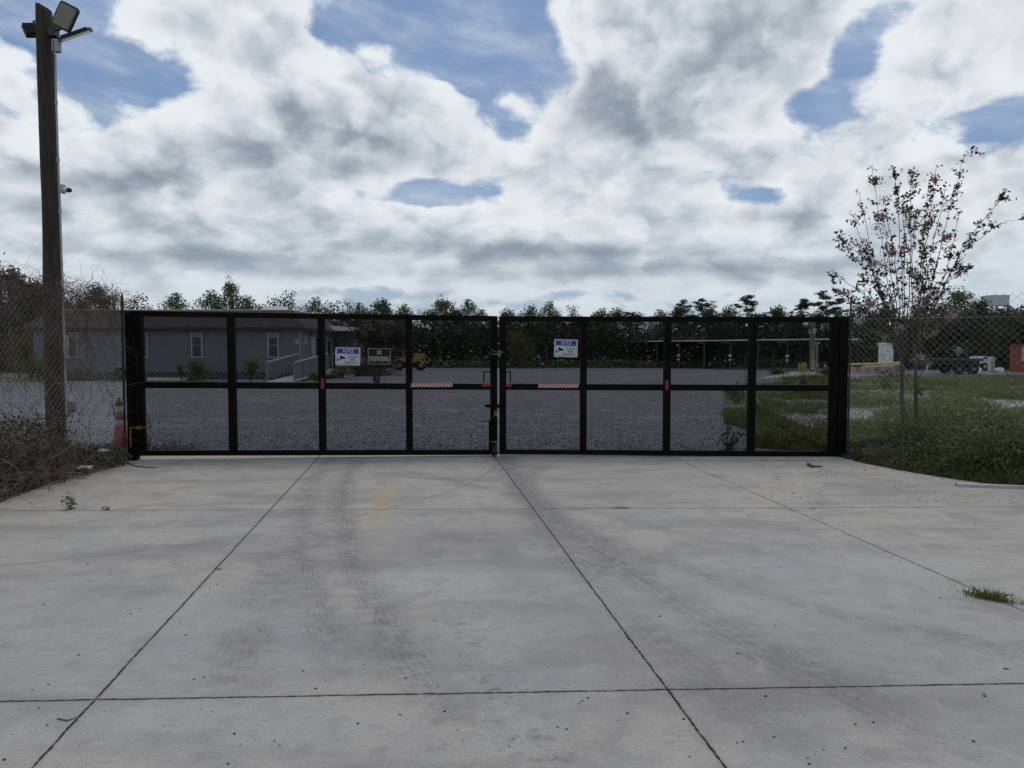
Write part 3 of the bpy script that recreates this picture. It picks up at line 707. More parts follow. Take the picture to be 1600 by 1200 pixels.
o, w, h = sign_base(GL, 575, 544.5, 610.5, 569, 'no_trespassing_sign', 'black no trespassing sign with pale block letters on the left gate leaf', M['signblack'], .004, R(.5))
bd = MB()
for sx_, sz_, ww, hh in ((0, 1, w, .005), (0, -1, w, .005), (1, 0, .005, h - .01), (-1, 0, .005, h - .01)):
    bd.box((sx_ * (w / 2 - .0025), -.0022, sz_ * (h / 2 - .0025)), (ww, .0012, hh))
bd.build('pale_border', M['signgrey'], o)
text('NO', h * .42, M['signgrey'], o, (.0, -.002, h * .23), 0, .0012, width=w * .20)
text('TRESPASSING', h * .46, M['signgrey'], o, (-.003, -.002, -h * .19), 0, .0010, width=w * .92)

# ------------------------------------------------------------------ pole with floodlights
PD = 12.3
pr = []
for py, l, r in ((11, 57.5, 79), (50, 58, 81), (130, 60, 84.5), (220, 64, 89), (320, 67.5, 92), (440, 68.5, 96), (560, 72, 100), (690, 75, 104.5)):
    a_, b_ = at(l, py, PD), at(r, py, PD); pr.append(((a_ + b_) / 2, (b_.x - a_.x) / 2))
pc = pr[-1][0]; pole = empty('light_pole', (pc.x, PD, 0), 0, 'tall weathered wooden pole with three floodlights behind the left fence', 'light pole')
inv = Vector((pc.x, PD, 0))
mb = MB(); pts = [c - inv for c, r in pr] + [Vector((.01, 0, -.4))]; rr = [r for c, r in pr] + [.17]
fine_p, fine_r = [], []
for i in range(len(pts) - 1):
    for k in range(5): fine_p.append(pts[i].lerp(pts[i + 1], k / 5)); fine_r.append(rr[i] + (rr[i + 1] - rr[i]) * k / 5)
fine_p.append(pts[-1]); fine_r.append(rr[-1])
mb.tube(fine_p, fine_r, 28)
for i, v in enumerate(mb.v):
    v = Vector(v); q = mnoise.noise(Vector((v.x * 9, v.y * 9, v.z * .5))) * .012; c = fine_p[min(len(fine_p) - 1, i // 28)]
    d = Vector((v.x - c.x, v.y - c.y, 0))
    if i < 28: v.z += -(d.x) * .55 + .05 * (mnoise.noise(Vector((v.x * 30, v.y * 30, 2))))
    mb.v[i] = tuple(v + d.normalized() * q)
mb.build('wooden_shaft', M['wood'], pole, True)
def rel(px, py, D=PD): return at(px, py, D) - inv
def floodlight(corner_px, D, depth_pts=None, label=None, flip=False, th=.07):
    P_ = [rel(a, b, d) for (a, b, d) in corner_px]
    c = sum(P_, Vector()) / 4; u = (P_[1] - P_[0]); v = (P_[3] - P_[0]); w_, h_ = u.length, v.length
    u.normalize(); n = u.cross(v).normalized(); v = n.cross(u).normalized()
    rot = Matrix((u, n, v)).transposed()
    if (rot @ Vector((0, 1, 0))).dot(EYE - (inv + c)) > 0: s_ = 1
    else: s_ = -1
    if flip: s_ = -s_
    body = MB().cbox(c, (w_, th * .6, h_), .045, 1, rot)
    for k in range(9): body.box(c + rot @ Vector(((k - 4) * w_ / 10, -s_ * th * .6, 0)), (.008, th * .7, h_ * .8), rot)
    o = body.build('floodlight', M['blackplastic'], pole)
    if label: o['label'] = label
    MB().cbox(c + rot @ Vector((0, s_ * (th * .3 + .003), 0)), (w_ * .84, .006, h_ * .84), .03, 1, rot).build('lens', M['lens'], o)
    return o, c
f1, c1 = floodlight([(76, 35.5, 12.0), (105, 50, 12.0), (129.5, 17.5, 12.0), (98, 1.5, 12.0)], PD, label='large tilted floodlight facing the camera')
f2, c2 = floodlight([(92, 62, 12.0), (97, 66, 12.35), (144, 47, 12.35), (140, 43, 12.0)], PD, th=.045)
f3, c3 = floodlight([(35, 38, 12.6), (43, 55, 12.25), (62, 60, 12.25), (56, 42, 12.6)], PD, flip=True)
br = MB()
br.tube([rel(60, 47, 12.4), rel(82, 50, 12.3)], .03, 6).tube([rel(80, 45), rel(90, 47, 12.15), rel(97, 44, 12.05)], .022, 8).tube([rel(80, 55), rel(88, 60, 12.2), rel(95, 62, 12.15)], .022, 8).tube([rel(60, 47, 12.4), rel(52, 34, 12.42)], .018, 8).box(rel(84, 50, 12.2), (.12, .12, .16)).tube([rel(51, 34, 12.42), rel(57, 32, 12.42)], .012, 6)
br.build('lamp_bracket', M['blackplastic'], pole)
MB().cbox(rel(88.5, 72, 12.15), (.105, .09, .20), .012, 1).build('junction_box', M['pvc'], pole)
mb = MB(); cp = [(86.5, 84, 12.12), (88, 160, 12.12), (91, 250, 12.12), (94, 330, 12.12), (97.5, 440, 12.12), (101, 540, 12.12), (105.5, 690, 12.12)]
mb.tube([rel(*p) for p in cp], .016, 8)
for p in cp[1:-1]: mb.tube([rel(p[0], p[1] - 3, p[2]), rel(p[0], p[1] + 3, p[2])], .024, 8)
mb.build('conduit', M['pvc'], pole)
MB().tube([rel(83.5, 62, 12.1), rel(84, 85, 12.1), rel(86, 130, 12.12), rel(89, 220, 12.13)], .006, 5).build('cable', M['blackplastic'], pole)
o = MB().cbox(rel(98, 295.5, 12.1), (.065, .07, .145), .006, 1).build('security_camera', M['pvc'], pole)
MB().tube([rel(101, 296, 12.08), rel(107, 297, 11.98)], [.036, .042], 14).build('camera_barrel', M['white'], o)
MB().tube([rel(107, 297, 11.98), rel(109.5, 297.5, 11.94)], [.040, .032], 14).build('camera_lens', M['blackplastic'], o)
MB().cbox(rel(111, 636, 12.25), (.14, .1, .2), .01, 1).build('meter_box', mat('pale_box', (.14, .15, .16), .6, .1), pole)

# ------------------------------------------------------------------ chain-link fences
def chainlink(name, base_pts, H, label, posts, wire_z, spikes=True, pitch=.092, r=.0024, sag=0.0):
    root = empty(name, (base_pts[0][0], base_pts[0][1], 0), 0, label, 'fence')
    O = Vector((base_pts[0][0], base_pts[0][1], 0))
    S = [0]
    for i in range(len(base_pts) - 1): S.append(S[-1] + math.dist(base_pts[i], base_pts[i + 1]))
    def P(s, z, off=0):
        s = max(0, min(S[-1] - 1e-4, s))
        for i in range(len(S) - 1):
            if s <= S[i + 1]: break
        t = (s - S[i]) / (S[i + 1] - S[i]); a_, b_ = base_pts[i], base_pts[i + 1]
        bel = math.sin(s * 2.3) * .02 + math.sin(s * 5.1 + z) * .008
        nx, ny = -(b_[1] - a_[1]), (b_[0] - a_[0]); l = math.hypot(nx, ny)
        return Vector((a_[0] + (b_[0] - a_[0]) * t + nx / l * (off + bel), a_[1] + (b_[1] - a_[1]) * t + ny / l * (off + bel), z)) - O
    mb = MB(); hp = pitch / 2; am = pitch / 4; N = int(S[-1] / hp); nz = int(H / hp)
    for i in range(N):
        L = []
        s0 = (i + .5) * hp
        for k in range(nz + 1):
            side = 1 if (k + i) % 2 else -1; z = H - k * hp
            if z < -.02: break
            sh = sag * math.sin(z * 1.4) + .01 * mnoise.noise(Vector((s0, z, 3)))
            L.append(P(s0 + side * am + sh, z + .01 * mnoise.noise(Vector((s0 * 1.3, z, 9))), .003 * side))
        if spikes and i % 2: L = [L[0] + Vector((-.006, 0, .028)), L[0] + Vector((.006, 0, .006))] + L
        mb.tube(L, r, 4, caps=False)
    mb.build('chain_link_mesh', M['galv'], root)
    for s, top, rad in posts:
        MB().tube([P(s, -.3, .05), P(s, top, .05)], rad, 10).tube([P(s, top, .05), P(s, top + .03, .05)], [rad * 1.15, rad * .4], 10).build('fence_post', M['postgrey'], root, False)
    for z0, z1 in wire_z:
        MB().tube([P(s / 20 * S[-1], z0 + (z1 - z0) * s / 20 - .03 * math.sin(s / 20 * math.pi), .008) for s in range(21)], .0024, 4, caps=False).build('tension_wire', M['galv'], root)
    return root, P, S[-1]
lf = [(-5.86, 10.62), (-5.89, 9.4), (-5.92, 8.2), (-5.98, 7.0), (-6.3, 5.4)]
chainlink('chain_link_fence', lf, 2.40, 'chain link fence under dry vines to the left of the gate', [(0.0, 2.42, .020), (3.3, 2.4, .020)], [(1.2, 1.25)])
rf = [(5.16, 10.93), (5.9, 9.62), (6.52, 9.08), (7.6, 8.1), (9.2, 6.5)]
chainlink('chain_link_fence', rf, 2.34, 'bare sagging chain link fence to the right of the gate', [(0.0, 2.42, .015), (3.9, 2.3, .02)], [(2.10, 2.05), (.35, .30)], sag=.03)

# ------------------------------------------------------------------ dry vines on the left fence
def lp(s):
    for i in range(len(lf) - 1):
        L = math.dist(lf[i], lf[i + 1])
        if s <= L: t = s / L; return lf[i][0] + (lf[i + 1][0] - lf[i][0]) * t, lf[i][1] + (lf[i + 1][1] - lf[i][1]) * t
        s -= L
    return lf[-1]
def vstart():
    s = random.uniform(0, 4.6); x, y = lp(s); return (x + random.gauss(0, .07), y, min(2.52, 2.34 + random.gauss(0, .08)))
mb = strands(950, vstart, .07, 9, .0024, .15, .75)
o = mb.build('hanging_dry_vines', M['vine'])
tag(o, 'tangle of bare brown vines over the top of the left fence', 'vines', kind='stuff')
def vstart2():
    s = random.uniform(0, 4.6); x, y = lp(s); return (x + random.gauss(0, .05), y, random.uniform(1.55, 2.45))
mb = strands(620, vstart2, .10, 10, .0024, 1.2, .45, lambda: (random.gauss(0, .2), random.gauss(0, .5), -1)); mb2 = strands(50, lambda: (lambda p: (p[0] + random.gauss(0, .04), p[1], random.uniform(.3, .9)))(lp(random.uniform(0, 3.6))), .11, 13, .0035, -.5, .4, lambda: (random.gauss(0, .1), random.gauss(0, .3), 1))
b0 = len(mb.v); mb.v += mb2.v; mb.f += [tuple(i + b0 for i in f) for f in mb2.f]; mb.m += mb2.m
tag(mb.build('climbing_dry_vines', M['vine']), 'bare brown vine stems hanging down the left fence mesh', 'vines', kind='stuff')
k = 2200; s = rng.uniform(0, 4.6, k); pp_ = np.array([lp(v) for v in s])
C = np.stack([pp_[:, 0] + rng.normal(0, .09, k), pp_[:, 1], 2.36 + rng.normal(0, .10, k)], 1)
tag(quads('dead_vine_leaves', leaves(C, .03, .6), M['vine']), 'small withered leaves caught in the vines on the left fence', 'leaves', kind='stuff')

# brush at the foot of the left fence
def brush_pt(n):
    out = []
    while len(out) < n:
        y = random.uniform(6.2, 11.3); e = -5.45 if y < 10 else -5.45 - (y - 10) * .30
        x = e - abs(random.gauss(0, .85)) - .05
        if x < -9.0: continue
        out.append((x, y))
    return out
bp = brush_pt(2300)
it = iter(bp)
def bh(x, y): return (1 - .72 * max(0, min(1, (y - 9.0) / .9)) * (1 if x > -6.9 else .3)) * .45 + .42 * mnoise.noise(Vector((x * .9, y * .9, 5))) * (1 if y < 9.2 else .4) + (.36 if y < 9.0 else -.06) + .1 * min(1, (-5.6 - x)) * (1 if y < 9.5 else .3)
mb = MB()
for x, y in bp:
    h = max(.12, bh(x, y)) * random.uniform(.5, 1.25); p = Vector((x, y, 0)); d = Vector((random.gauss(0, .5), random.gauss(0, .5), 1)).normalized(); L = [p.copy()]
    for i in range(6):
        d = (d + Vector(rng.normal(size=3)) * .33 + Vector((0, 0, -.08 * i))).normalized(); p = p + d * h / 4.5; p.z = max(p.z, .02); L.append(p.copy())
    r_ = random.uniform(.0018, .0042); mb.tube(L, [r_ * (1 - .1 * i) for i in range(7)], 3, caps=False)
tag(mb.build('dry_brush_stems', M['vinelight']), 'tangled dead brown stems heaped at the foot of the left fence', 'brush', kind='stuff')
P2 = np.array(brush_pt(5200)); hh = np.array([max(.1, bh(*p)) for p in P2])
C = np.stack([P2[:, 0], P2[:, 1], rng.random(len(P2)) ** .8 * hh], 1); C = np.repeat(C, 4, 0) + rng.normal(0, .035, (len(P2) * 4, 3)); C[:, 2] = np.abs(C[:, 2]) + .01
dead = rng.random(len(C)) < .55
tag(quads('brush_dead_leaves', leaves(C[dead], .045, .55), M['vine']), 'withered brown leaves in the brush below the left fence', 'leaves', kind='stuff')
tag(quads('brush_green_leaves', leaves(C[~dead], .05, .5), M['weeddark']), 'dark green leaves in the brush below the left fence', 'weeds', kind='stuff')
# dark soil strips along both slab edges
tag(MB().poly([(-5.9, 11.6, -.02), (-12, 11.6, -.02), (-12, 3, -.02), (-6.6, 3.2, -.02), (-5.5, 6.4, -.02), (-5.38, 7.4, -.02), (-5.4, 10, -.02), (-5.75, 10.9, -.02)]).build('soil', mat('leaf_litter_soil', (.050, .042, .034), .95, .5, 9, bump=.8, color2=(.11, .10, .085))), kind='structure')
# pale rubbish in the brush
for (px, py, D, s_, lb) in ((161, 684, 9.9, .07, 'crumpled white scrap of litter in the left brush nearest the cone'), (132, 720, 9.0, .08, 'crumpled white litter in the left brush at the slab edge')):
    p = at(px, py, D); mb = MB(); vs = []
    n_ = 9
    for i in range(n_):
        for j in range(n_): vs.append((p.x + (i - 4) * s_ * .22 * random.uniform(.8, 1.2), p.y + (j - 4) * s_ * .18, max(.01, p.z * .5) + random.uniform(0, s_ * .7)))
    mb.add(vs, [(i * n_ + j, i * n_ + j + 1, (i + 1) * n_ + j + 1, (i + 1) * n_ + j) for i in range(n_ - 1) for j in range(n_ - 1)])
    tag(mb.build('litter', M['palebits']), lb, 'litter')

# ------------------------------------------------------------------ leaning traffic delineator by the left post
p = gnd(191, 712); root = empty('traffic_delineator', (p.x, 10.9, 0), 0, 'battered red and white tall traffic cone beside the left gate post', 'traffic cone'); root.rotation_euler = (0, R(-1.5), 0)
def ring_tube(z0, z1, r0, r1, name, m): return MB().tube([(0, 0, z0), (0, 0, (z0 + z1) / 2), (0, 0, z1)], [r0, (r0 + r1) / 2, r1], 18).build(name, m, root, True)
MB().cbox((0, 0, .02), (.34, .34, .04), .05, 2).build('cone_base', M['rubber'], root)
ring_tube(.04, .46, .135, .085, 'lower_cone', M['dullorange']); ring_tube(.46, .565, .078, .062, 'white_band', M['conewhite']); ring_tube(.565, .625, .070, .066, 'red_ring', M['dullorange'])
ring_tube(.625, .775, .056, .043, 'white_band', M['conewhite']); ring_tube(.775, .87, .055, .040, 'red_top', M['dullorange'])
MB().tube([(.0, -.0, .86), (.0, 0, .90)], [.03, .022], 12).build('top_grip', M['dullorange'], root)
# green creeper on the cone
mb = strands(14, lambda: (p.x - .05 + random.gauss(0, .03), 10.82, random.uniform(.55, .9)), .06, 6, .004, .8, .4); tag(mb.build('creeper', M['weeddark']), 'dark creeper draped over the top of the leaning traffic cone', 'vine')

# ------------------------------------------------------------------ house
HD = 42.0
hx0, hx1 = at(54, 600, HD).x, at(470, 600, HD).x; HB = 8.0; W_ = hx1 - hx0
house = empty('house', (hx0, HD, 0), 0, 'low grey building with brown shingle mansard roof behind the left gate leaf', 'house')
zE = at(300, 512.5, HD).z; zS = at(300, 580, HD).z; zR = at(100, 485.5, HD + 1.3).z
MB().poly([(0, 0, zS), (W_, 0, zS), (W_, 0, zE), (0, 0, zE)][::-1], .15, (0, 1, 0)).build('front_wall', M['siding'], house)
MB().poly([(W_ - .15, .16, zS), (W_ - .15, HB, zS), (W_ - .15, HB, zE), (W_ - .15, .16, zE)][::-1], .15, (1, 0, 0)).build('side_wall', M['groove'], house)
MB().poly([(0, .16, zS), (0, HB, zS), (0, HB, zE), (0, .16, zE)], .15, (1, 0, 0)).build('side_wall', M['groove'], house)
MB().poly([(.15, HB - .15, zS), (W_ - .15, HB - .15, zS), (W_ - .15, HB - .15, zE), (.15, HB - .15, zE)], .14, (0, 1, 0)).build('back_wall', M['siding'], house)
e = .42; ins = 1.3
o = [(-e, -e, zE), (W_ + e, -e, zE), (W_ + e, HB + e, zE), (-e, HB + e, zE)]; t = [(-e + ins * .8, -e + ins * .8, zR), (W_ + e - ins * .8, -e + ins * .8, zR), (W_ + e - ins * .8, HB + e - ins * .8, zR), (-e + ins * .8, HB + e - ins * .8, zR)]
roof = MB().add(o + t, [(0, 1, 5, 4), (1, 2, 6, 5), (2, 3, 7, 6), (3, 0, 4, 7)]).build('mansard_roof', M['shingle'], house)
MB().box((W_ / 2, HB / 2, zR - .02), (W_ + 2 * e - ins * 1.6, HB + 2 * e - ins * 1.6, .10)).build('flat_top', M['metalwhite'], roof)
MB().box((W_ / 2, HB / 2, zE - .05), (W_ + 2 * e - .01, HB + 2 * e - .01, .09)).build('soffit', M['trimdark'], roof)
MB().box((W_ / 2, -e + .0, zE - .02), (W_ + 2 * e, .03, .12)).box((W_ + e, HB / 2, zE - .02), (.03, HB + 2 * e, .12)).build('fascia', mat('brown_fascia', (.05, .035, .03), .8), roof)
MB().cbox((W_ * .855, 2.6, zR + .18), (1.3, 1.0, .30), .05, 2).build('roof_vent', M['metalwhite'], roof)
# lattice skirting
MB().poly([(0, .10, 0), (W_, .10, 0), (W_, .10, zS), (0, .10, zS)][::-1], .05, (0, 1, 0)).build('underfloor_shade_panel', M['shade_black'], house)  # near-black panel standing in for the shade behind the lattice
mb = MB(); h_ = zS - .02; n_ = int(W_ / .25)
for i in range(n_ + 3):
    for sgn in (1, -1):
        xa = i * .25 - (h_ if sgn > 0 else 0); xb = xa + h_ * 1.0
        if sgn < 0: xa, xb = xb, xa
        if min(xa, xb) < 0 or max(xa, xb) > W_: continue
        y = .04 if sgn > 0 else .055
        mb.add([(xa - .022, y, .0), (xa + .022, y, .0), (xb + .022, y, h_), (xb - .022, y, h_)], [(0, 1, 2, 3)])
mb.box((W_ / 2, .03, h_ - .0), (W_, .02, .05)); mb.build('lattice_skirt', M['lattice'], house)
def window(x, z0, z1, w, y=-.0, face='front', blind=True):
    f = MB()
    t_ = .07
    if face == 'front':
        f.box((x, y - .03, z1 + t_ / 2), (w + 2 * t_, .07, t_)).box((x, y - .03, z0 - t_ / 2), (w + 2 * t_ + .06, .09, t_)).box((x - w / 2 - t_ / 2, y - .03, (z0 + z1) / 2), (t_, .07, z1 - z0)).box((x + w / 2 + t_ / 2, y - .03, (z0 + z1) / 2), (t_, .07, z1 - z0))
        o = f.build('window_frame', M['trim'], house)
        MB().box((x, y - .015, (z0 + z1) / 2), (w, .02, z1 - z0)).build('pane', M['glass'], o)
        MB().box((x, y - .035, (z0 + z1) / 2), (w, .02, .05)).box((x - w / 2 + .02, y - .034, (z0 + z1) / 2), (.035, .016, z1 - z0)).box((x + w / 2 - .02, y - .034, (z0 + z1) / 2), (.035, .016, z1 - z0)).build('sash', M['trimdark'], o)
        if blind: MB().box((x, y - .028, z1 - (z1 - z0) * .09), (w - .08, .004, (z1 - z0) * .14)).build('blind', M['trimdark'], o)
    else:
        f.box((W_ + .03, x, (z0 + z1) / 2), (.05, w + .12, z1 - z0 + .12)); o = f.build('window_frame', M['trim'], house)
        MB().box((W_ + .055, x, (z0 + z1) / 2), (.012, w, z1 - z0)).build('pane', M['glass'], o)
zw0, zw1 = at(300, 557, HD).z, at(300, 522, HD).z
for px0, px1 in ((107, 121), (219, 230.5), (300, 316), (419, 435)):
    a_, b_ = at(px0, 540, HD).x - hx0, at(px1, 540, HD).x - hx0; window((a_ + b_) / 2, zw0, zw1, b_ - a_ - .06, blind=px0 != 219)
# corner trim, wall plates
MB().box((W_ - .02, -.012, (zS + zE) / 2), (.12, .03, zE - zS)).box((W_ + .012, .09, (zS + zE) / 2), (.03, .18, zE - zS)).build('corner_trim', M['trimdark'], house)
x = at(464, 534, HD).x - hx0; MB().box((x, -.02, at(464, 534, HD).z), (.20, .03, .24)).build('wall_plate', M['trim'], house)
MB().box((W_ + .02, 1.0, at(464, 531, HD).z), (.03, .42, .42)).build('wall_plate', M['trim'], house)
# side doors and windows
MB().box((W_ + .03, 2.6, zS + 1.02), (.05, .95, 2.05)).build('door', M['door'], house)
MB().box((W_ + .03, 3.75, zS + 1.02), (.05, .62, 2.05)).build('door', M['glass'], house)
window(6.3, zS + .9, zS + 1.9, .7, face='side')
MB().box((W_ + .06, 2.15, zS + 2.25), (.12, .25, .14)).build('door_lamp', M['blackplastic'], house)
# ramp up to the side door
rmp = MB(); y0, y1 = -2.4, 2.1
rx0, rx1 = W_ - .75, W_ + .70
rmp.add([(rx0 + .12, y0 - 1.5, 0.02), (rx1, y0 - 1.5, 0.02), (W_ + 1.4, y1, zS), (W_ + .02, y1, zS), (rx0 + .12, y0 - 1.5, -.05), (rx1, y0 - 1.5, -.05), (W_ + 1.4, y1, zS - .12), (W_ + .02, y1, zS - .12)], [(0, 1, 2, 3), (7, 6, 5, 4), (0, 4, 5, 1), (1, 5, 6, 2), (2, 6, 7, 3), (3, 7, 4, 0)])
rmp.build('ramp', M['trim'], house)
MB().box((W_ + .72, 4.6, zS - .06), (1.36, 5.0, .12)).build('deck', M['trim'], house)
def handrail(A, B, h=1.0, n=9):
    A, B = Vector(A), Vector(B); g = MB(); up_ = Vector((0, 0, h)); d = (B - A).normalized(); s_ = d.cross(Vector((0, 0, 1))).normalized() * .05
    g.add([A + up_ - s_, B + up_ - s_, B + up_ + s_, A + up_ + s_, A + up_ * 1.06 - s_, B + up_ * 1.06 - s_, B + up_ * 1.06 + s_, A + up_ * 1.06 + s_], [(0, 1, 2, 3), (7, 6, 5, 4), (0, 4, 5, 1), (1, 5, 6, 2), (2, 6, 7, 3), (3, 7, 4, 0)])
    o = g.build('handrail', M['trim'], house)
    q = MB()
    q.add([A + Vector((0, -.02, .08)), B + Vector((0, -.02, .08)), B + up_ * .97 + Vector((0, -.02, 0)), A + up_ * .97 + Vector((0, -.02, 0)), A + Vector((0, .02, .08)), B + Vector((0, .02, .08)), B + up_ * .97 + Vector((0, .02, 0)), A + up_ * .97 + Vector((0, .02, 0))], [(0, 1, 2, 3), (7, 6, 5, 4), (0, 4, 5, 1), (1, 5, 6, 2), (2, 6, 7, 3), (3, 7, 4, 0)])
    q.build('rail_panel', M['siding'], o)
    for i in range(n):
        c = A.lerp(B, i / (n - 1)); MB().box(c + Vector((0, -.03, h * .5 - .05)), (.07, .05, h)).build('baluster', M['trimdark'], o)
handrail((rx0 - .1, y0 - .9, 0.02), (W_ - .05, -.25, zS), 1.0, 5)
handrail((rx1, y0 - 1.1, 0.0), (W_ + 1.35, 1.0, zS), 1.0, 5)
handrail((W_ + 1.4, 2.0, zS), (W_ + 1.4, 7.0, zS), 1.0, 6)
# rear wing with its thin white awning
MB().box((W_ + .75, HB + 3, (zS + zE) / 2 + .02), (1.5, 4, zE - zS - .1)).build('rear_wing', M['groove'], house)
a_ = at(522, 510, HD + HB); 
MB().add([(W_ - .2, HB - 1.6, zE + .42), (W_ + 3.9, HB - 1.2, zE + .10), (W_ + 3.9, HB + 4.2, zE + .10), (W_ - .2, HB + 4.2, zE + .42), (W_ - .2, HB - 1.6, zE + .02), (W_ + 3.9, HB - 1.2, zE + .02), (W_ + 3.9, HB + 4.2, zE + .02), (W_ - .2, HB + 4.2, zE + .02)], [(0, 1, 2, 3), (7, 6, 5, 4), (0, 4, 5, 1), (1, 5, 6, 2), (2, 6, 7, 3), (3, 7, 4, 0)]).build('awning', M['metalwhite'], house)
for yy in (HB - .9, HB + 3.8): MB().tube([(W_ + 3.6, yy, 0), (W_ + 3.6, yy, zE + .03)], .04, 8).build('awning_post', M['trimdark'], house)
# things at the foot of the house
p = gnd(271, 587); p.y = HD - .8
t_ = MB()
ringp = [Vector((p.x + math.cos(i * math.pi / 12) * .27, HD - .55 + .1 * math.sin(i * math.pi / 12), .34 + math.sin(i * math.pi / 12) * .27)) for i in range(25)]
t_.tube(ringp, .11, 10, caps=False); tag(t_.build('tyre', M['rubber'], smooth=True), 'black tyre leaning against the lattice below the house window', 'tyre')
for px0, px1, lb in ((340, 364, 'folded blue tarp on the ground at the house wall left of the third gate bar'), (378, 402, 'blue tarp on the ground in front of the house lattice by the bush')):
    a_, b_ = at(px0, 590, HD - 1.2).x, at(px1, 590, HD - 1.2).x; mb = MB(); N_ = 12
    vs = [(a_ + (b_ - a_) * i / N_, HD - 1.3 + .5 * j / 4, .02 + .10 * random.random() + (.05 if 0 < j < 4 else 0)) for i in range(N_ + 1) for j in range(5)]
    mb.add(vs, [(i * 5 + j, i * 5 + j + 1, (i + 1) * 5 + j + 1, (i + 1) * 5 + j) for i in range(N_) for j in range(4)])
    tag(mb.build('tarp', M['blue']), lb, 'tarp')
a_ = gnd(330, 593); tag(MB().poly([(a_.x - 1.0, HD - 2.0, -.024), (a_.x + 6.4, HD - 2.0, -.024), (a_.x + 6.4, HD - .2, -.024), (a_.x - .4, HD - .2, -.024)]).build('house_path', mat('pale_walk', (.36, .36, .34), .9, .1)), kind='structure')
tag(MB().cbox((at(262, 588, HD - 1).x, HD - 1.0, .04), (2.2, .4, .16), .03).build('plank', M['white']), 'white board lying at the house wall below the black tyre', 'board')

# ------------------------------------------------------------------ trees beyond the lot
def limb_path(p, d, L, n=5, wob_=.18, up=.0):
    p = Vector(p); d = Vector(d).normalized(); out = [p.copy()]
    for i in range(n):
        d = (d + Vector(rng.normal(size=3)) * wob_ + Vector((0, 0, up))).normalized(); p = p + d * L / n; out.append(p.copy())
    return out
def broad_proto(name, H, Wd, n_cl, leaf_m, seed, leaf=.30, base=.22, density=46, crown='crown', gaps=.0):
    global rng; rng = np.random.default_rng(seed); random.seed(seed)
    root = empty(name, (0, 0, 0)); mb = MB(); C = []
    tp = limb_path((0, 0, -.1), (0, 0, 1), H * .62, 7, .07); mb.tube(tp, [H * .022 * (1 - .09 * i) for i in range(len(tp))], 8)
    for i in range(n_cl):
        a = rng.uniform(0, 6.283); t = base + (1 - base) * rng.random() ** .8
        rad = Wd * .5 * math.sin(math.pi * min(1, (t - base) / (1 - base) * .80 + .22)) ** .7 * (.35 + .65 * rng.random() ** .5) * (1 + .25 * math.sin(a * 2 + seed))
        c = Vector((math.cos(a) * rad, math.sin(a) * rad, H * t * (1 + rng.normal() * .04)))
        st = tp[min(len(tp) - 1, max(2, int(len(tp) * t * .75)))]
        m_ = st.lerp(c, .5) + Vector((0, 0, -.04 * H)); mb.tube([st, m_, c], [H * .006, H * .004, H * .0015], 5, caps=False)
        r_ = H * rng.uniform(.05, .085)
        n_ = int(density * rng.uniform(.6, 1.3))
        q = rand_dirs(n_) * (rng.random(n_) ** .4)[:, None] * np.array([r_, r_, r_ * .7]) * 1.55; C.append(q + np.array(c))
    mb.build('trunk', M['bark'], root, True)
    quads(crown, leaves(np.concatenate(C), leaf, .62), leaf_m, root)
    return root
def pine_proto(H, seed, n_l=15, start=.58):
    global rng; rng = np.random.default_rng(seed); random.seed(seed)
    root = empty('pine_tree'); mb = MB(); C = []
    tp = limb_path((0, 0, -.1), (0, 0, 1), H * .97, 9, .035); mb.tube(tp, [H * .014 * (1 - .085 * i) for i in range(len(tp))], 8)
    for i in range(n_l):
        t = start + (1 - start) * (i + rng.random()) / n_l; k = t * (len(tp) - 1); st = tp[int(k)].lerp(tp[min(len(tp) - 1, int(k) + 1)], k % 1)
        a = rng.uniform(0, 6.283); L = H * .26 * (1.15 - .8 * (t - start) / (1 - start)) * rng.uniform(.5, 1.15)
        lp_ = limb_path(st, (math.cos(a), math.sin(a), .25), L, 4, .2, .06); mb.tube(lp_, [H * .0042, H * .0035, H * .003, H * .002, H * .001], 5, caps=False)
        for p in lp_[2:]:
            for _ in range(2):
                c = np.array(p) + rng.normal(size=3) * H * np.array([.028, .028, .008]); q = rand_dirs(34) * (rng.random(34) ** .4)[:, None] * np.array([.048, .048, .017]) * H; C.append(q + c + np.array([0, 0, .012 * H]))
    mb.build('trunk', M['bark'], root, True); quads('crown', leaves(np.concatenate(C), .27, .4, up=.4), M['leafpine'], root)
    return root
HP = 10.0
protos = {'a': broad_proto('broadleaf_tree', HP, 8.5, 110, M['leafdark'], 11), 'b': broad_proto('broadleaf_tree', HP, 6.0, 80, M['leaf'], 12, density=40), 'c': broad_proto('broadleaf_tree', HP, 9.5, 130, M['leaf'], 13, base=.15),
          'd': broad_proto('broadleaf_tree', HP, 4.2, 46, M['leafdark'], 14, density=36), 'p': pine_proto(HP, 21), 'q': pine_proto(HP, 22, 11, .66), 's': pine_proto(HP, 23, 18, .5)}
used = set(); random.seed(5)
def tree(kind, px, ytop, D, label, group=None, wide=1.0):
    t = at(px, ytop, D); k = t.z / (HP * 1.0)
    r_ = protos[kind]
    if kind in used: r_ = copy_tree(r_)
    used.add(kind)
    r_.location = (t.x, D, -.05); r_.scale = (k * wide, k * wide, k); r_.rotation_euler = (0, 0, random.uniform(0, 6.28))
    tag(r_, label, 'tree', group or 'trees of the wood behind the lot'); return r_
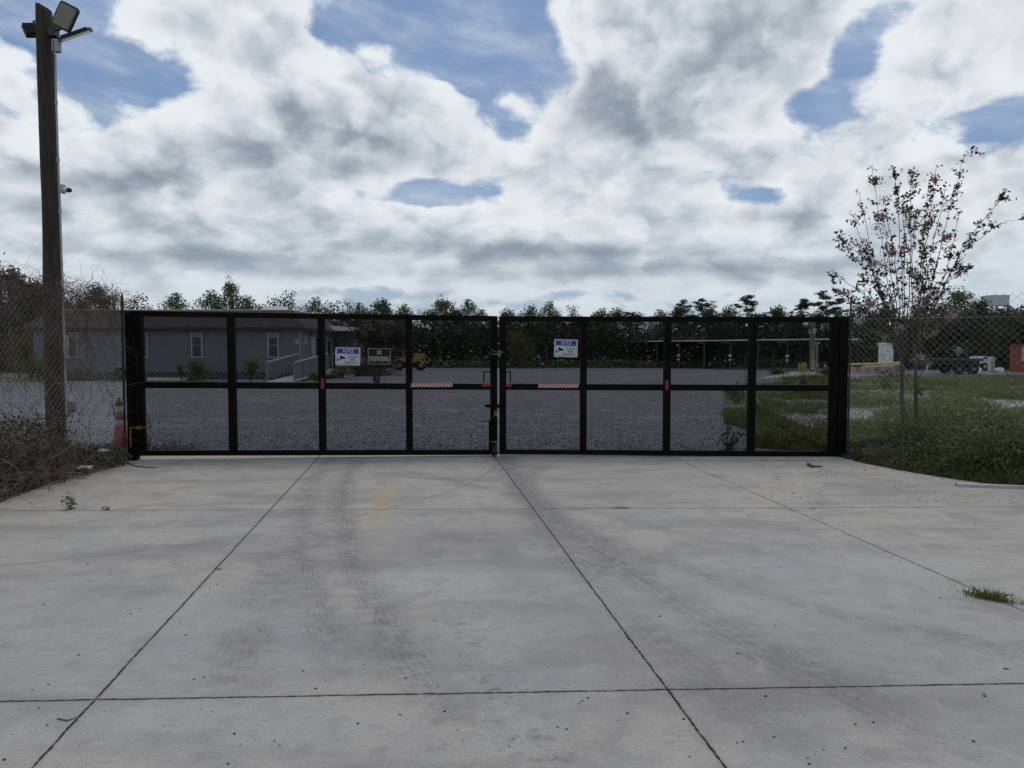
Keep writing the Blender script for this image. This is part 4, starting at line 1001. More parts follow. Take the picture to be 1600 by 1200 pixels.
sky_trees = [
    ('a', 12, 428, 60, 'large dark tree at the left edge behind the house and the vines', 1.1), ('c', 60, 446, 63, 'dark tree behind the left end of the shingle roof, left of the wooden pole', 1.0),
    ('a', 152, 452, 62, 'dark rounded tree above the shingle roof, right of the wooden pole', .8), ('d', 212, 464, 78, 'small tree top just over the left gate post', 1.2), ('b', 275, 466, 82, 'low tree crown above the first panel of the left gate leaf', 1.1),
    ('b', 328, 462, 84, 'broad tree crown left of the tallest one above the house roof', 1.0), ('c', 358, 446, 86, 'tallest broadleaf tree of the left half, with a pointed ragged top', .55), ('b', 388, 470, 84, 'tree crown just right of the tallest broadleaf tree', 1.0),
    ('d', 428, 468, 80, 'tree top over the second gate panel from the left, with a small side crown', 1.3), ('d', 449, 460, 80, 'narrow pointed tree top left of the third gate bar', .8), ('b', 492, 472, 86, 'loose tree crown straight above the third gate bar', 1.0),
    ('d', 523, 474, 84, 'open narrow crown right of the third gate bar', 1.2), ('d', 546, 474, 86, 'slim upright crown above the left notice sign', .9), ('b', 562, 480, 84, 'low rounded crown between the notice sign and the no trespassing sign', .9),
    ('a', 595, 474, 85, 'wide crown above the black no trespassing sign', 1.1), ('b', 632, 482, 88, 'low crown behind the fourth gate bar', 1.0), ('c', 690, 472, 84, 'broad green crown left of the gate centre', 1.0), ('b', 732, 475, 86, 'rounded crown adjoining the broad one left of the gate centre', 1.0),
    ('d', 800, 485, 86, 'small ragged crown just right of the gate centre', 1.0), ('d', 827, 480, 84, 'second small crown right of the gate centre', 1.1), ('b', 858, 478, 86, 'dense crown left of the right notice sign', .9), ('d', 897, 481, 84, 'narrow leaning crown above the right notice sign', .9),
    ('b', 940, 488, 90, 'low crown right of the right notice sign', 1.0), ('p', 985, 485, 100, 'far pine just rising over the second panel of the right leaf', 1.0), ('a', 1060, 484, 92, 'dark crown below the first tall pine of the right leaf', 1.0),
    ('s', 1075, 471, 96, 'dense pine left of the spreading pines above the right leaf', 1.1), ('q', 1103, 468, 98, 'spreading flat topped pine over the second bar of the right leaf', 1.15), ('a', 1140, 484, 92, 'dark rounded crown between two spreading pines', 1.0),
    ('q', 1172, 463, 100, 'lone flat topped pine standing clear above the right leaf', 1.2), ('a', 1215, 484, 90, 'low dark crown right of the lone flat topped pine', 1.1), ('p', 1252, 464, 94, 'pine left of the big pine crown near the right gate post', .9),
    ('s', 1292, 457, 92, 'big dark pine crown left of the right gate post', 1.25), ('a', 1345, 480, 78, 'dark crown behind the flowering tree, left side', 1.1), ('a', 1390, 484, 74, 'dark crown straight behind the trunks of the flowering tree', 1.1),
    ('c', 1440, 482, 72, 'dark crown behind the flowering tree, right side', 1.1), ('c', 1497, 460, 66, 'large leafy tree at the right, left of the white tank', 1.05), ('a', 1532, 474, 64, 'leafy tree in front of the white tank', 1.0), ('b', 1575, 484, 66, 'loose tree right of the white tank', 1.2), ('a', 1612, 478, 66, 'tree at the right edge behind the red container', 1.0)]
for k_, px, yt, D, lb, wd in sky_trees: tree(k_, px, yt, D, lb, wide=wd)
# second file of the wood
random.seed(9)
px = -60
while px < 1680:
    yt = (490 if 240 < px < 1320 else 496) + random.uniform(-6, 10); 
    if px < 200: yt = 480 + random.uniform(-12, 10)
    k_ = random.choice('abcd') if px < 950 else random.choice('aaspb')
    tree(k_, px, yt, random.uniform(78, 92) if px > 200 else 66, 'dark tree inside the wood, hidden among its neighbours', 'inner trees of the wood behind the lot', random.uniform(.9, 1.3))
    px += random.uniform(26, 44)
# undergrowth mass
rng = np.random.default_rng(31)
def wood_mass(n, x0, x1, y0, y1, top, leaf):
    x = rng.uniform(x0, x1, n); y = y0 + (y1 - y0) * rng.random(n) ** 1.5
    hh = np.array([top * (.62 + .5 * mnoise.noise(Vector((a * .11, 3, b * .05)))) for a, b in zip(x, y)]); z = hh * rng.random(n) ** .85
    return leaves(np.stack([x, y, z], 1), leaf, .7)
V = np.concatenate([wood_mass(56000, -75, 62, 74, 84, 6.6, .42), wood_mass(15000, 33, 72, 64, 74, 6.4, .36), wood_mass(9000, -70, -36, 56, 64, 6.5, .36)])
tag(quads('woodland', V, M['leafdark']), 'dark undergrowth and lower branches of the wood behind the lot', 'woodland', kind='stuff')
V = wood_mass(6000, -8, 60, 71.5, 74.5, 1.1, .24); tag(quads('scrub', V, M['leaf']), 'low green scrub along the foot of the wood', 'scrub', kind='stuff')
def bush(px, yb, yt, w_px, D, m_, label, n=900, leaf=.10, cat='bush', name='bush', grp=None):
    a_, t = at(px, yb, D), at(px, yt, D); h = max(.1, t.z); w = w_px / F * D / 2
    root = empty(name, (a_.x, D, -.03), 0, label, cat, grp); mb = MB(); C = []
    for i in range(14):
        an = rng.uniform(0, 6.28); rr_ = w * rng.uniform(.1, .75); c = Vector((math.cos(an) * rr_, math.sin(an) * rr_ * .7, h * rng.uniform(.35, .9)))
        mb.tube([(0, 0, 0), (c.x * .4, c.y * .4, c.z * .6), c], [.02 * h, .014 * h, .006 * h], 4, caps=False)
        C.append(rng.normal(size=(n // 14, 3)) * np.array([w * .22, w * .2, h * .13]) + np.array(c))
    mb.build('stems', M['bark'], root); C = np.concatenate(C); C[:, 2] = np.abs(C[:, 2])
    quads('foliage', leaves(C, leaf, .5), m_, root); return root
bush(30, 585, 519, 60, 45, M['leafolive'], 'yellow green bush left of the house behind the left fence', 2200, .16)
bush(48, 592, 560, 70, 40, M['leaf'], 'low dark green bush at the left corner of the house', 1500, .12)
bush(130, 592, 574, 50, 40.5, M['weed'], 'low green weeds at the house wall right of the wooden pole', 900, .10)
bush(306, 592, 566, 44, 40.4, M['weed'], 'green bush at the house wall right of the black tyre', 1500, .12)
bush(283, 590, 570, 14, 40.6, M['weeddark'], 'thin dark bush behind the black tyre', 260, .10)
bush(393, 594, 560, 32, 39.5, M['leafolive'], 'pale feathery bush before the house wall left of the ramp', 420, .14)
bush(492, 596, 582, 34, 38, M['weed'], 'green weeds at the foot of the ramp', 700, .10)
bush(535, 588, 572, 50, 44, M['weed'], 'green weeds below the left notice sign', 900, .12)
bush(1197, 570, 560, 26, 70, M['leafolive'], 'rounded olive shrub under the long canopy', 500, .2)
bush(1215, 584, 576, 26, 50, M['weeddark'], 'dark mound of weeds at the left end of the pale pad', 700, .12)
bush(1292, 588, 577, 34, 47, M['weeddark'], 'dark mound of weeds on the pale pad beside the right gate post', 900, .12)
bush(785 + 28, 576, 520, 60, 71, M['leafolive'], 'lighter olive thicket at the foot of the wood right of the gate centre', 1200, .24)

# ------------------------------------------------------------------ crape myrtles
def crape(name, base, stems, D, label, leaf_n, bloom_list, leaf=.048, twig=.10, sub=8, leafm='crapeleaf', bloomm='bloom', spread=.5, bl_r=.055, bark='crapebark'):
    o0 = Vector((at(base[0], base[1], D).x, D, -.03)); root = empty(name, o0, 0, label, 'tree'); mb = MB(); C = []
    for (pts, r0, full) in stems:
        P_ = []; 
        yo = random.gauss(0, spread)
        for i, q in enumerate(pts): 
            f_ = i / max(1, len(pts) - 1); w = at(q[0], q[1], D + yo * f_) - o0; P_.append(w)
        if full: P_[0] = Vector((P_[0].x, P_[0].y, 0))
        # resample
        S_ = []
        for i in range(len(P_) - 1):
            for k in range(6): S_.append(P_[i].lerp(P_[i + 1], k / 6) + Vector(rng.normal(size=3)) * .008)
        S_.append(P_[-1]); n_ = len(S_)
        mb.tube(S_, [r0 * (1 - .82 * i / n_) + .0015 for i in range(n_)], 6, caps=False)
        if not leaf_n: continue
        slen = sum((P_[i + 1] - P_[i]).length for i in range(len(P_) - 1))
        for k in range(max(2, int(sub * slen * 1.55))):
            f_ = 1 - rng.random() ** 1.5 * .64; i = min(n_ - 2, int(f_ * (n_ - 1))); st = S_[i]
            d = (S_[i + 1] - S_[i]).normalized(); dr_ = (d * .9 + Vector(rng.normal(size=3)) * .75 + Vector((0, 0, .15))).normalized()
            L = twig * rng.uniform(.7, 3.2) * (1.2 - .5 * f_); q = limb_path(st, dr_, L, 4, .22); mb.tube(q, [.0035, .003, .0025, .002, .0012], 3, caps=False)
            n2 = max(2, int(leaf_n * L)); idx = rng.random(n2) ** .7 * 4
            for t_ in idx:
                a_ = int(min(3, t_)); c = q[a_].lerp(q[a_ + 1], t_ - a_); C.append(np.array(c) + rng.normal(size=3) * .022)
        for _ in range(int(leaf_n * .12)): C.append(np.array(S_[-1]) + rng.normal(size=3) * .035)
    mb.build('trunk', M[bark], root, True)
    if C: quads('foliage', leaves(np.array(C), leaf, .5), M[leafm], root)
    B = []
    for (bx, by) in bloom_list:
        c = np.array(at(bx, by, D + random.gauss(0, .3)) - o0); n3 = 46
        B.append(c + rng.normal(size=(n3, 3)) * bl_r * rng.uniform(.5, 1.0) * np.array([1, 1, .8]))
    if B: quads('blossom', leaves(np.concatenate(B), leaf * .62, .9), M[bloomm], root)
    return root
rng = np.random.default_rng(77); random.seed(77)
CD = 12.2
st = [([(1411, 700), (1410, 600), (1408, 540), (1405, 500)], .048, True), ([(1432, 700), (1431, 610), (1430, 560), (1424, 500)], .040, True)]
tips = [(1405, 500, 1385, 430, 1362, 262), (1405, 500, 1392, 420, 1378, 330), (1405, 500, 1398, 400, 1383, 318), (1405, 500, 1408, 380, 1395, 262), (1408, 500, 1412, 380, 1410, 310), (1410, 500, 1424, 380, 1424, 268), (1420, 500, 1425, 390, 1432, 330), (1424, 500, 1448, 370, 1463, 258),
        (1424, 500, 1440, 400, 1452, 280), (1424, 500, 1452, 410, 1478, 290), (1424, 500, 1468, 395, 1503, 252), (1503, 252, 1512, 240, 1527, 232), (1424, 500, 1480, 420, 1500, 330), (1424, 500, 1505, 385, 1573, 298), (1424, 500, 1500, 395, 1558, 352), (1558, 352, 1578, 345, 1600, 343),
        (1424, 500, 1480, 440, 1520, 415), (1405, 505, 1372, 440, 1342, 300), (1405, 505, 1365, 430, 1332, 336), (1405, 505, 1355, 410, 1310, 366), (1405, 505, 1360, 430, 1318, 384), (1405, 505, 1350, 460, 1300, 424), (1405, 505, 1352, 480, 1306, 455), (1405, 510, 1370, 480, 1346, 440), (1405, 505, 1380, 470, 1356, 400),
        (1424, 505, 1450, 470, 1470, 440), (1424, 500, 1450, 430, 1440, 350)]
for a_ in tips:
    a_ = (a_[0] + 6, 560, *a_[2:]) if a_[1] > 450 else a_
    st.append(([(a_[0], a_[1]), (a_[0] * .62 + a_[2] * .38, a_[1] * .55 + a_[3] * .45), (a_[2], a_[3]), (a_[4], a_[5])], .0095 if a_[1] > 450 else .003, False))
blooms = [(1372, 282), (1425, 270), (1462, 280), (1384, 311), (1376, 338), (1418, 330), (1333, 378), (1340, 384), (1375, 355), (1446, 350), (1457, 388), (1481, 368), (1478, 374), (1418, 388), (1412, 396), (1395, 395), (1373, 413), (1323, 460), (1320, 456), (1355, 468), (1362, 474), (1425, 425), (1428, 430), (1500, 425), (1460, 458), (1440, 470), (1485, 495), (1491, 492)]
crape('flowering_tree', (1420, 700), st, CD, 'slender pink flowering tree with many upright stems behind the right fence', 66, blooms, sub=4.5, leaf=.062, bl_r=.062)
low = [([(1418, 600), (1400, 545), (1385, 520), (1372, 500)], .008, False), ([(1431, 600), (1450, 560), (1470, 540), (1500, 552)], .008, False), ([(1410, 600), (1395, 585), (1382, 580), (1375, 585)], .007, False), ([(1431, 580), (1440, 540), (1452, 520), (1490, 498)], .008, False), ([(1410, 560), (1380, 520), (1350, 512), (1338, 505)], .006, False)]
st2 = low; fb = [(1405, 512), (1400, 516), (1408, 509), (1500, 550), (1496, 546), (1436, 560), (1440, 556), (1460, 520), (1450, 524), (1342, 503), (1452, 568), (1330, 530), (1385, 527)]
crape('flowering_tree', (1423, 702), st2, CD - .15, 'low sprays of faded blossom hanging below the crown of the slender flowering tree', 14, fb, sub=4, bloomm='seed')
# the second crape myrtle stands far inside the lot behind the no trespassing sign
D2 = 34.0; rng = np.random.default_rng(78); random.seed(78)
st = []
for i in range(26):
    a_ = random.uniform(-1, 1); yt = 492 + 26 * abs(a_) + random.uniform(0, 22)
    st.append(([(588 + a_ * 4, 602), (588 + a_ * 8, 575), (590 + a_ * 24, 540), (592 + a_ * 42, yt)], .016, i < 3))
fb = [(592 + random.gauss(0, 24), random.uniform(498, 568)) for _ in range(70)]
crape('faded_flowering_tree', (588, 602), st, D2, 'wide flowering tree with pale faded blossom behind the no trespassing sign', 22, fb, leaf=.09, twig=.35, sub=12, leafm='crapeleaf', bloomm='seed', bl_r=.12)

# ------------------------------------------------------------------ loader, rubble
mb_root = empty('wheel_loader', (at(641, 575, 62).x, 62, 0), R(12), 'yellow wheel loader parked behind the fourth gate bar', 'loader')
mb_root.scale = (.82, .82, .82)
MB().cbox((-.2, 0, 1.15), (2.6, 1.3, .5), .1, 1).cbox((.95, 0, 1.55), (1.2, 1.1, .55), .12, 1).box((-1.5, 0, .9), (.9, .7, .35)).build('body', M['machyellow'], mb_root)
cb = MB()
for x_ in (-.75, .15):
    for y_ in (-.5, .5): cb.box((x_, y_, 1.72), (.07, .07, .7))
cb.cbox((-.3, 0, 2.08), (1.15, 1.2, .10), .03, 2).build('cab_frame', M['machyellow'], mb_root); MB().box((-.3, 0, 1.7), (.82, .92, .6)).build('cab_glass', M['glass'], mb_root)
for x_ in (-1.2, 1.05):
    for y_ in (-.8, .8):
        w_ = MB().tube([(x_, y_ - .2, .55), (x_, y_ - .15, .55), (x_, y_ + .15, .55), (x_, y_ + .2, .55)], [.42, .55, .55, .42], 18).build('wheel', M['rubber'], mb_root)
        MB().tube([(x_, y_ - .22, .55), (x_, y_ + .22, .55)], .25, 12).build('rim', M['machyellow'], w_)
MB().tube([(-1.0, -.45, 1.2), (-1.9, -.45, 1.25), (-2.6, -.45, .6)], .08, 6).tube([(-1.0, .45, 1.2), (-1.9, .45, 1.25), (-2.6, .45, .6)], .08, 6).build('lift_arm', M['machyellow'], mb_root)
MB().poly([(-2.5, -.95, .25), (-3.3, -.95, .15), (-3.1, -.95, .35), (-2.75, -.95, .95), (-2.5, -.95, .9)], 1.9, (0, 1, 0)).build('bucket', M['steel'], mb_root)
random.seed(3)
for i, (px, py, s_, lb) in enumerate(((537, 588, .45, 'leftmost pale rock below the left notice sign'), (543, 587, .5, 'second pale rock below the left notice sign'), (549, 586.5, .5, 'large pale rock below the right corner of the left notice sign'), (555, 585, .45, 'rightmost of the pale rocks beside the brush heap'), (574, 580, .6, 'pale broken block on the brush heap below the no trespassing sign'), (569, 583, .4, 'small pale rock at the foot of the brush heap'))):
    p = gnd(px, py + 1); bm = bmesh.new(); bmesh.ops.create_icosphere(bm, subdivisions=2, radius=.5)
    for v in bm.verts: v.co *= .75 + .5 * mnoise.noise(v.co * 2.5 + Vector((i * 7, 0, 0))); v.co.z *= .6
    me = bpy.data.meshes.new('rock'); bm.to_mesh(me); bm.free(); me.materials.append(M['rock']); o = bpy.data.objects.new('rock', me); COL.objects.link(o)
    o.location = (p.x, p.y, .12 * s_ - .03); o.scale = (s_, s_, s_); o.rotation_euler[2] = i; tag(o, lb, 'rock', 'pale rocks at the brush heap')
p = gnd(572, 586); mb = strands(260, lambda: (p.x + random.gauss(0, .8), p.y + random.gauss(0, .5), abs(random.gauss(0, .25))), .25, 6, .022, 0, .5)
tag(mb.build('brush_heap', M['vine']), 'heap of cut brush on the gravel below the no trespassing sign', 'brush', kind='stuff')
V = leaves(np.stack([p.x + rng.normal(0, .9, 900), p.y + rng.normal(0, .5, 900), np.abs(rng.normal(0, .3, 900))], 1), .14, .6); tag(quads('heap_leaves', V, M['weeddark']), 'dark leaves on the cut brush heap', 'leaves', kind='stuff')

# ------------------------------------------------------------------ long open canopy
ca, cb_ = at(960, 534.3, 77), at(1306, 529.9, 60.5); zc = 2.68
d = Vector((cb_.x - ca.x, cb_.y - ca.y, 0)); Lc = d.length; d.normalize()
can = empty('canopy', (ca.x, ca.y, 0), math.atan2(d.y, d.x), 'long low open canopy with thin white roof behind the right gate leaf', 'canopy')
MB().add([(0, 0, zc - .02), (Lc, 0, zc - .02), (Lc, 5.2, zc + .0), (0, 5.2, zc + .0), (0, 0, zc + .08), (Lc, 0, zc + .08), (Lc, 5.2, zc + .12), (0, 5.2, zc + .12)], [(3, 2, 1, 0), (4, 5, 6, 7), (0, 1, 5, 4), (1, 2, 6, 5), (2, 3, 7, 6), (3, 0, 4, 7)]).build('roof', M['metalwhite'], can)
for yy, pxs in ((.5, (992, 1026, 1061, 1100, 1141, 1184, 1230, 1268, 1298)), (4.6, (1008, 1044, 1085, 1124, 1165, 1207, 1250))):
    for px in pxs:
        n = Vector((-d.y, d.x, 0)); r_ = ray(px, 600); t_ = n.dot(Vector((ca.x, ca.y, 0)) + n * yy - EYE) / n.dot(r_); q = EYE + r_ * t_ - Vector((ca.x, ca.y, 0)); x_ = q.dot(d)
        MB().box((x_, yy, zc / 2 - .03), (.11, .11, zc - .03)).build('canopy_post', M['canopysteel'], can)
        if px in (1061, 1141, 1230): MB().cbox((x_, yy - .1, 1.25), (.28, .14, .22), .03, 1).cbox((x_, yy - .1, .86), (.2, .12, .2), .03, 1).build('outlet_box', M['white'], can)
for px in (1096, 1134, 1221):
    n = Vector((-d.y, d.x, 0)); r_ = ray(px, 600); t_ = n.dot(Vector((ca.x, ca.y, 0)) + n * 1.2 - EYE) / n.dot(r_); q = EYE + r_ * t_ - Vector((ca.x, ca.y, 0))
    MB().box((q.dot(d), 1.2, zc - .18), (.9, .2, .1)).build('tube_lamp', M['trim'], can)

# ------------------------------------------------------------------ yard things at the right
def xz(px, py, D): v = at(px, py, D); return v.x, v.z
UD = 58
p = at(1268, 577, UD); up = empty('utility_pole', (p.x, UD, 0), 0, 'grey utility pole with yellow and white signs seen through the last gate panel', 'utility pole')
MB().tube([(0, 0, -.2), (-.05, 0, 4.7)], [.17, .14], 12).build('shaft', mat('grey_wood', (.15, .14, .12), .9, .3, 8), up)
MB().tube([(.24, 0, 0), (.20, 0, 4.5)], .045, 8).build('conduit', M['trimdark'], up)
for s_ in (-1, 1): MB().box((s_ * .38, -.05, 4.75), (.52, .32, .07), Matrix.Rotation(R(-28 * s_), 3, 'Y')).build('floodlight', M['trim'], up)
MB().cbox((0, -.2, 1.62), (.22, .03, .34), .02, 1).build('blue_sign', mat('pale_blue_sign', (.16, .22, .33), .5), up)
MB().cbox((0, -.2, 1.20), (.24, .03, .40), .02, 1).build('yellow_sign', M['yellowp'], up)
o = MB().cbox((0, -.22, .50), (.30, .03, .82), .02, 1).build('white_sign', M['trim'], up)
MB().box((0, -.24, .68), (.2, .004, .05), Matrix.Rotation(R(25), 3, 'Y')).box((0, -.24, .52), (.2, .004, .05), Matrix.Rotation(R(-25), 3, 'Y')).box((0, -.24, .36), (.16, .004, .04)).build('black_marks', M['signblack'], o)
p = at(1276, 577, UD + 1); o = empty('service_post', (p.x, UD + 1, 0), 0, 'grey service post between the utility pole and the orange cone', 'post')
MB().tube([(0, 0, -.1), (0, 0, 2.3)], .09, 10).build('shaft', M['trimdark'], o); MB().cbox((0, 0, 2.35), (.45, .2, .18), .04, 1).build('head', M['yellowp'], o); MB().cbox((0, -.1, .5), (.2, .1, .3), .02, 1).build('box', M['trim'], o)
for px, lb in ((1249, 'left one of the two yellow bollards left of the utility pole'), (1253.6, 'right one of the two yellow bollards left of the utility pole')):
    p = at(px, 576, UD - .5); o = MB().tube([(p.x, UD - .5, -.05), (p.x, UD - .5, .60), (p.x, UD - .5, .66)], [.10, .10, .05], 14).build('bollard', M['yellowp'], smooth=False); tag(o, lb, 'bollard', 'yellow bollards by the utility pole')
p = at(1259, 576, UD); o = MB().cbox((p.x, UD + .3, .32), (.30, .25, .68), .04, 1).cbox((p.x, UD + .3, .69), (.22, .2, .08), .02, 1).build('pedestal', M['yellowp']); tag(o, 'squat cream utility box between the bollards and the utility pole', 'utility box')
p = at(1285, 576.5, UD); o = empty('traffic_cone', (p.x, UD - .5, 0), 0, 'orange traffic cone with white band right of the utility pole', 'traffic cone')
MB().cbox((0, 0, .12), (.42, .42, .24), .05, 2).build('cone_base', M['orange'], o); MB().tube([(0, 0, .2), (0, 0, .42)], [.17, .11], 14).tube([(0, 0, .56), (0, 0, .80)], [.085, .03], 14).build('cone', M['orange'], o); MB().tube([(0, 0, .42), (0, 0, .56)], [.115, .087], 14).build('white_band', M['conewhite'], o)
p0, p1 = at(1289, 571.5, UD), at(1310, 570.5, UD); tag(MB().tube([(p0.x, UD - .6, .33), (p1.x + 1.0, UD - .6, .36)], .05, 8).box((p0.x, UD - .6, .17), (.1, .3, .34)).box((p1.x, UD - .6, .17), (.1, .3, .34)).build('barrier_rail', M['barrier']), 'low red and white rail right of the orange cone', 'barrier')
# pipes on trestles
def long_item(px0, py0, px1, py1, D, r_, m_, name, label, cat):
    a_, b_ = at(px0, py0, D), at(px1, py1, D); mb = MB().tube([a_.lerp(b_, i / 6) + Vector((0, 0, -.03 * math.sin(i / 6 * math.pi))) for i in range(7)], r_, 10)
    root = empty(name, (a_.x, D, 0), 0, label, cat); O = Vector((a_.x, D, 0)); mb.v = [tuple(Vector(v) - O) for v in mb.v]; mb.build('pipe', m_, root)
    for i in (.12, .5, .88):
        c = a_.lerp(b_, i) - O; MB().tube([(c.x - .18, -.15, 0), (c.x, 0, c.z - r_)], .035, 6).tube([(c.x + .18, .15, 0), (c.x, 0, c.z - r_)], .035, 6).build('trestle', M['barrier'], root)
long_item(1321, 569.5, 1408, 566.5, 57, .09, M['pipeyellow'], 'yellow_pipe', 'long yellow pipe on trestles, the rear and longer one', 'pipe')
long_item(1347, 573, 1410, 569.5, 55, .08, M['pipeyellow'], 'yellow_pipe', 'shorter yellow pipe in front of the long one', 'pipe')
a_, b_ = at(1321, 576, 54), at(1412, 572, 54); mb = MB(); n_ = 12
for i in range(n_):
    c = Vector((a_.x, 54, 0)).lerp(Vector((b_.x, 54, 0)), (i + .5) / n_); mb.cm = i % 2; mb.cbox((c.x, 54, .24 + .02 * i / n_), ((b_.x - a_.x) / n_ * .98, .3, .42), .05, 1)
tag(mb.build('barrier', [M['barrier'], mat('barrier_pale', (.28, .23, .21), .7, .2)]), 'long low red and white barrier below the yellow pipes', 'barrier')
# white tank cabinet
TD = 59; (x0, z1), (x1, _) = xz(1376, 538, TD), xz(1393, 538, TD); w_ = x1 - x0
o = empty('white_silo', ((x0 + x1) / 2, TD, 0), R(20), 'white boxy tank with a sloping chute behind the right fence', 'tank')
MB().cbox((0, 0, z1 / 2 + .1), (w_ * .95, w_ * .9, z1 - .1), .08, 2).build('tank_body', M['white'], o)
MB().cbox((0, 0, z1 + .05), (w_ * 1.02, w_, .14), .12, 1).build('lid', M['white'], o)
for zz in (.6, .95, 1.3, 1.65): MB().box((0, -w_ * .455, zz), (w_ * .8, .03, .03)).build('rib', M['trim'], o)
MB().poly([(w_ * .3, -.25, 0), (w_ * .95, -.25, 0), (w_ * .95, -.25, .2), (w_ * .45, -.25, .95), (w_ * .3, -.25, .95)], .5, (0, 1, 0)).build('chute', M['white'], o)
a_ = at(1401, 572, 59); tag(MB().cbox((a_.x + .3, 59.5, .28), (.9, .7, .60), .10, 1).cbox((a_.x - .35, 59.3, .22), (.5, .5, .45), .06, 1).build('blue_container', M['blue']), 'small blue bin right of the white boxy tank', 'bin')
# flatbed trailer
D = 52; (x0, zt_), (x1, _) = xz(1432, 562, D), xz(1521, 559, D); tr = empty('flatbed_trailer', ((x0 + x1) / 2, D, 0), R(-6), 'black flatbed trailer standing in the yard left of the white truck', 'trailer'); L = x1 - x0
MB().box((0, 0, zt_), (L, 2.2, .16)).box((0, -.7, zt_ - .22), (L * .96, .12, .26)).box((0, .7, zt_ - .22), (L * .96, .12, .26)).box((-L / 2 + .05, 0, zt_ + .2), (.08, 2.2, .4)).build('deck', M['blackplastic'], tr)
for x_ in (L * .12, L * .34):
    for y_ in (-1.0, 1.0):
        q = MB().tube([(x_, y_ - .12, .38), (x_, y_ + .12, .38)], .38, 18).build('wheel', M['rubber'], tr); MB().tube([(x_, y_ - .14, .38), (x_, y_ + .14, .38)], .15, 12).build('rim', M['canopysteel'], q)
MB().box((-L * .38, -.8, .35), (.10, .10, .75)).box((-L * .38, .8, .35), (.10, .10, .75)).build('landing_leg', M['trim'], tr)
# white truck, box and pickup behind
D = 62; (x0, z1), (x1, _) = xz(1523, 557, D), xz(1544, 557, D); o = empty('white_truck', ((x0 + x1) / 2, D, 0), R(8), 'white work truck parked left of the grey cabinet', 'truck'); L = (x1 - x0)
MB().cbox((0, 0, .78), (L, 1.6, .42), .1, 1).cbox((-L * .22, 0, 1.08), (L * .42, 1.5, .32), .12, 1).build('body', M['white'], o)
MB().box((-L * .22, -.76, 1.08), (L * .32, .02, .18)).build('side_window', M['glass'], o); MB().box((L * .1, -.81, .86), (L * .5, .02, .06)).build('stripe', M['machyellow'], o)
for x_ in (-L * .3, L * .3):
    q = MB().tube([(x_, -.82, .34), (x_, -.6, .34)], .34, 16).build('wheel', M['rubber'], o); MB().tube([(x_, -.84, .34), (x_, -.82, .34)], .16, 12).build('rim', M['trim'], q); MB().tube([(x_, .6, .34), (x_, .82, .34)], .34, 16).build('wheel', M['rubber'], o)
D = 60; p = at(1549, 571, D); zt_ = at(1549, 557.5, D).z; o = empty('electric_cabinet', (p.x, D, 0), 0, 'pale grey electric cabinet between the white truck and the red container', 'cabinet')
MB().cbox((0, 0, zt_ / 2), (.38, .35, zt_), .02, 1).build('cabinet_body', M['white'], o); MB().cbox((0, -.19, zt_ / 2 + .05), (.30, .02, zt_ * .75), .01, 1).build('cabinet_door', M['trim'], o); MB().box((.1, -.21, zt_ * .6), (.03, .02, .1)).build('latch', M['blackplastic'], o)
D = 66; p = at(1563, 572, D); o = empty('dark_pickup', (p.x + .6, D, 0), R(14), 'dark pickup truck with a ladder rack left of the red container', 'truck')
MB().cbox((0, 0, .75), (2.6, 1.6, .45), .12, 1).cbox((-.5, 0, 1.12), (1.1, 1.45, .42), .18, 1).build('body', mat('dark_blue_paint', (.02, .025, .035), .3, .1), o)
MB().box((-.5, -.74, 1.14), (.8, .02, .22)).build('side_window', M['glass'], o)
rk = MB()
for x_ in (.2, 1.2):
    for y_ in (-.7, .7): rk.tube([(x_, y_, .9), (x_, y_, 1.55)], .03, 6)
rk.tube([(-.9, -.7, 1.56), (1.3, -.7, 1.56)], .035, 6).tube([(-.9, .7, 1.56), (1.3, .7, 1.56)], .035, 6).build('ladder_rack', M['trim'], o)
for x_ in (-.85, .85):
    for y_ in (-.75, .75):
        q = MB().tube([(x_, y_ - .1, .35), (x_, y_ + .1, .35)], .35, 16).build('wheel', M['rubber'], o)
MB().cbox((1.32, -.3, .72), (.06, .3, .16), .02, 1).build('tail_lamp', M['red'], o)
D = 58
for px, lb in ((1527, 'white sack on the ground below the white truck'), (1562, 'white bucket on the ground left of the red container')):
    p = at(px, 574, D); tag(MB().cbox((p.x, D, .14), (.5, .4, .30), .10, 1).cbox((p.x + .05, D, .28), (.3, .3, .12), .05, 1).build('sack', M['white']), lb, 'sack')
# red shipping container
D = 58; (x0, z1), _ = xz(1579, 538.5, D), 0; o = empty('shipping_container', (x0, D, 0), R(-34), 'rust red shipping container with white vertical lettering at the right edge', 'shipping container')
cw, cl = 4.4, 1.8
mb = MB(); n_ = 44; vs = []
for i in range(n_ + 1):
    y_ = 0 if i % 4 in (0, 1) else .04
    vs += [(cw * i / n_, y_, .12), (cw * i / n_, y_, z1 - .1)]
mb.add(vs, [(2 * i, 2 * i + 2, 2 * i + 3, 2 * i + 1) for i in range(n_)])
mb.box((cw / 2, cl / 2 + .05, z1 / 2), (cw - .02, cl, z1 - .14)); mb.build('side_panel', M['rust'], o)
MB().box((.08, 0, z1 / 2), (.16, .10, z1)).box((cw - .08, 0, z1 / 2), (.16, .1, z1)).box((cw / 2, .0, z1 - .05), (cw - .33, .10, .12)).box((cw / 2, 0, .07), (cw - .33, .10, .14)).build('corner_frame', M['rust'], o)
for i, ch in enumerate('TRITON'):
    text(ch, .26, M['white'], o, (.84, -.06, z1 - .30 - i * .19), 0, .008, name='lettering', ext=.003)
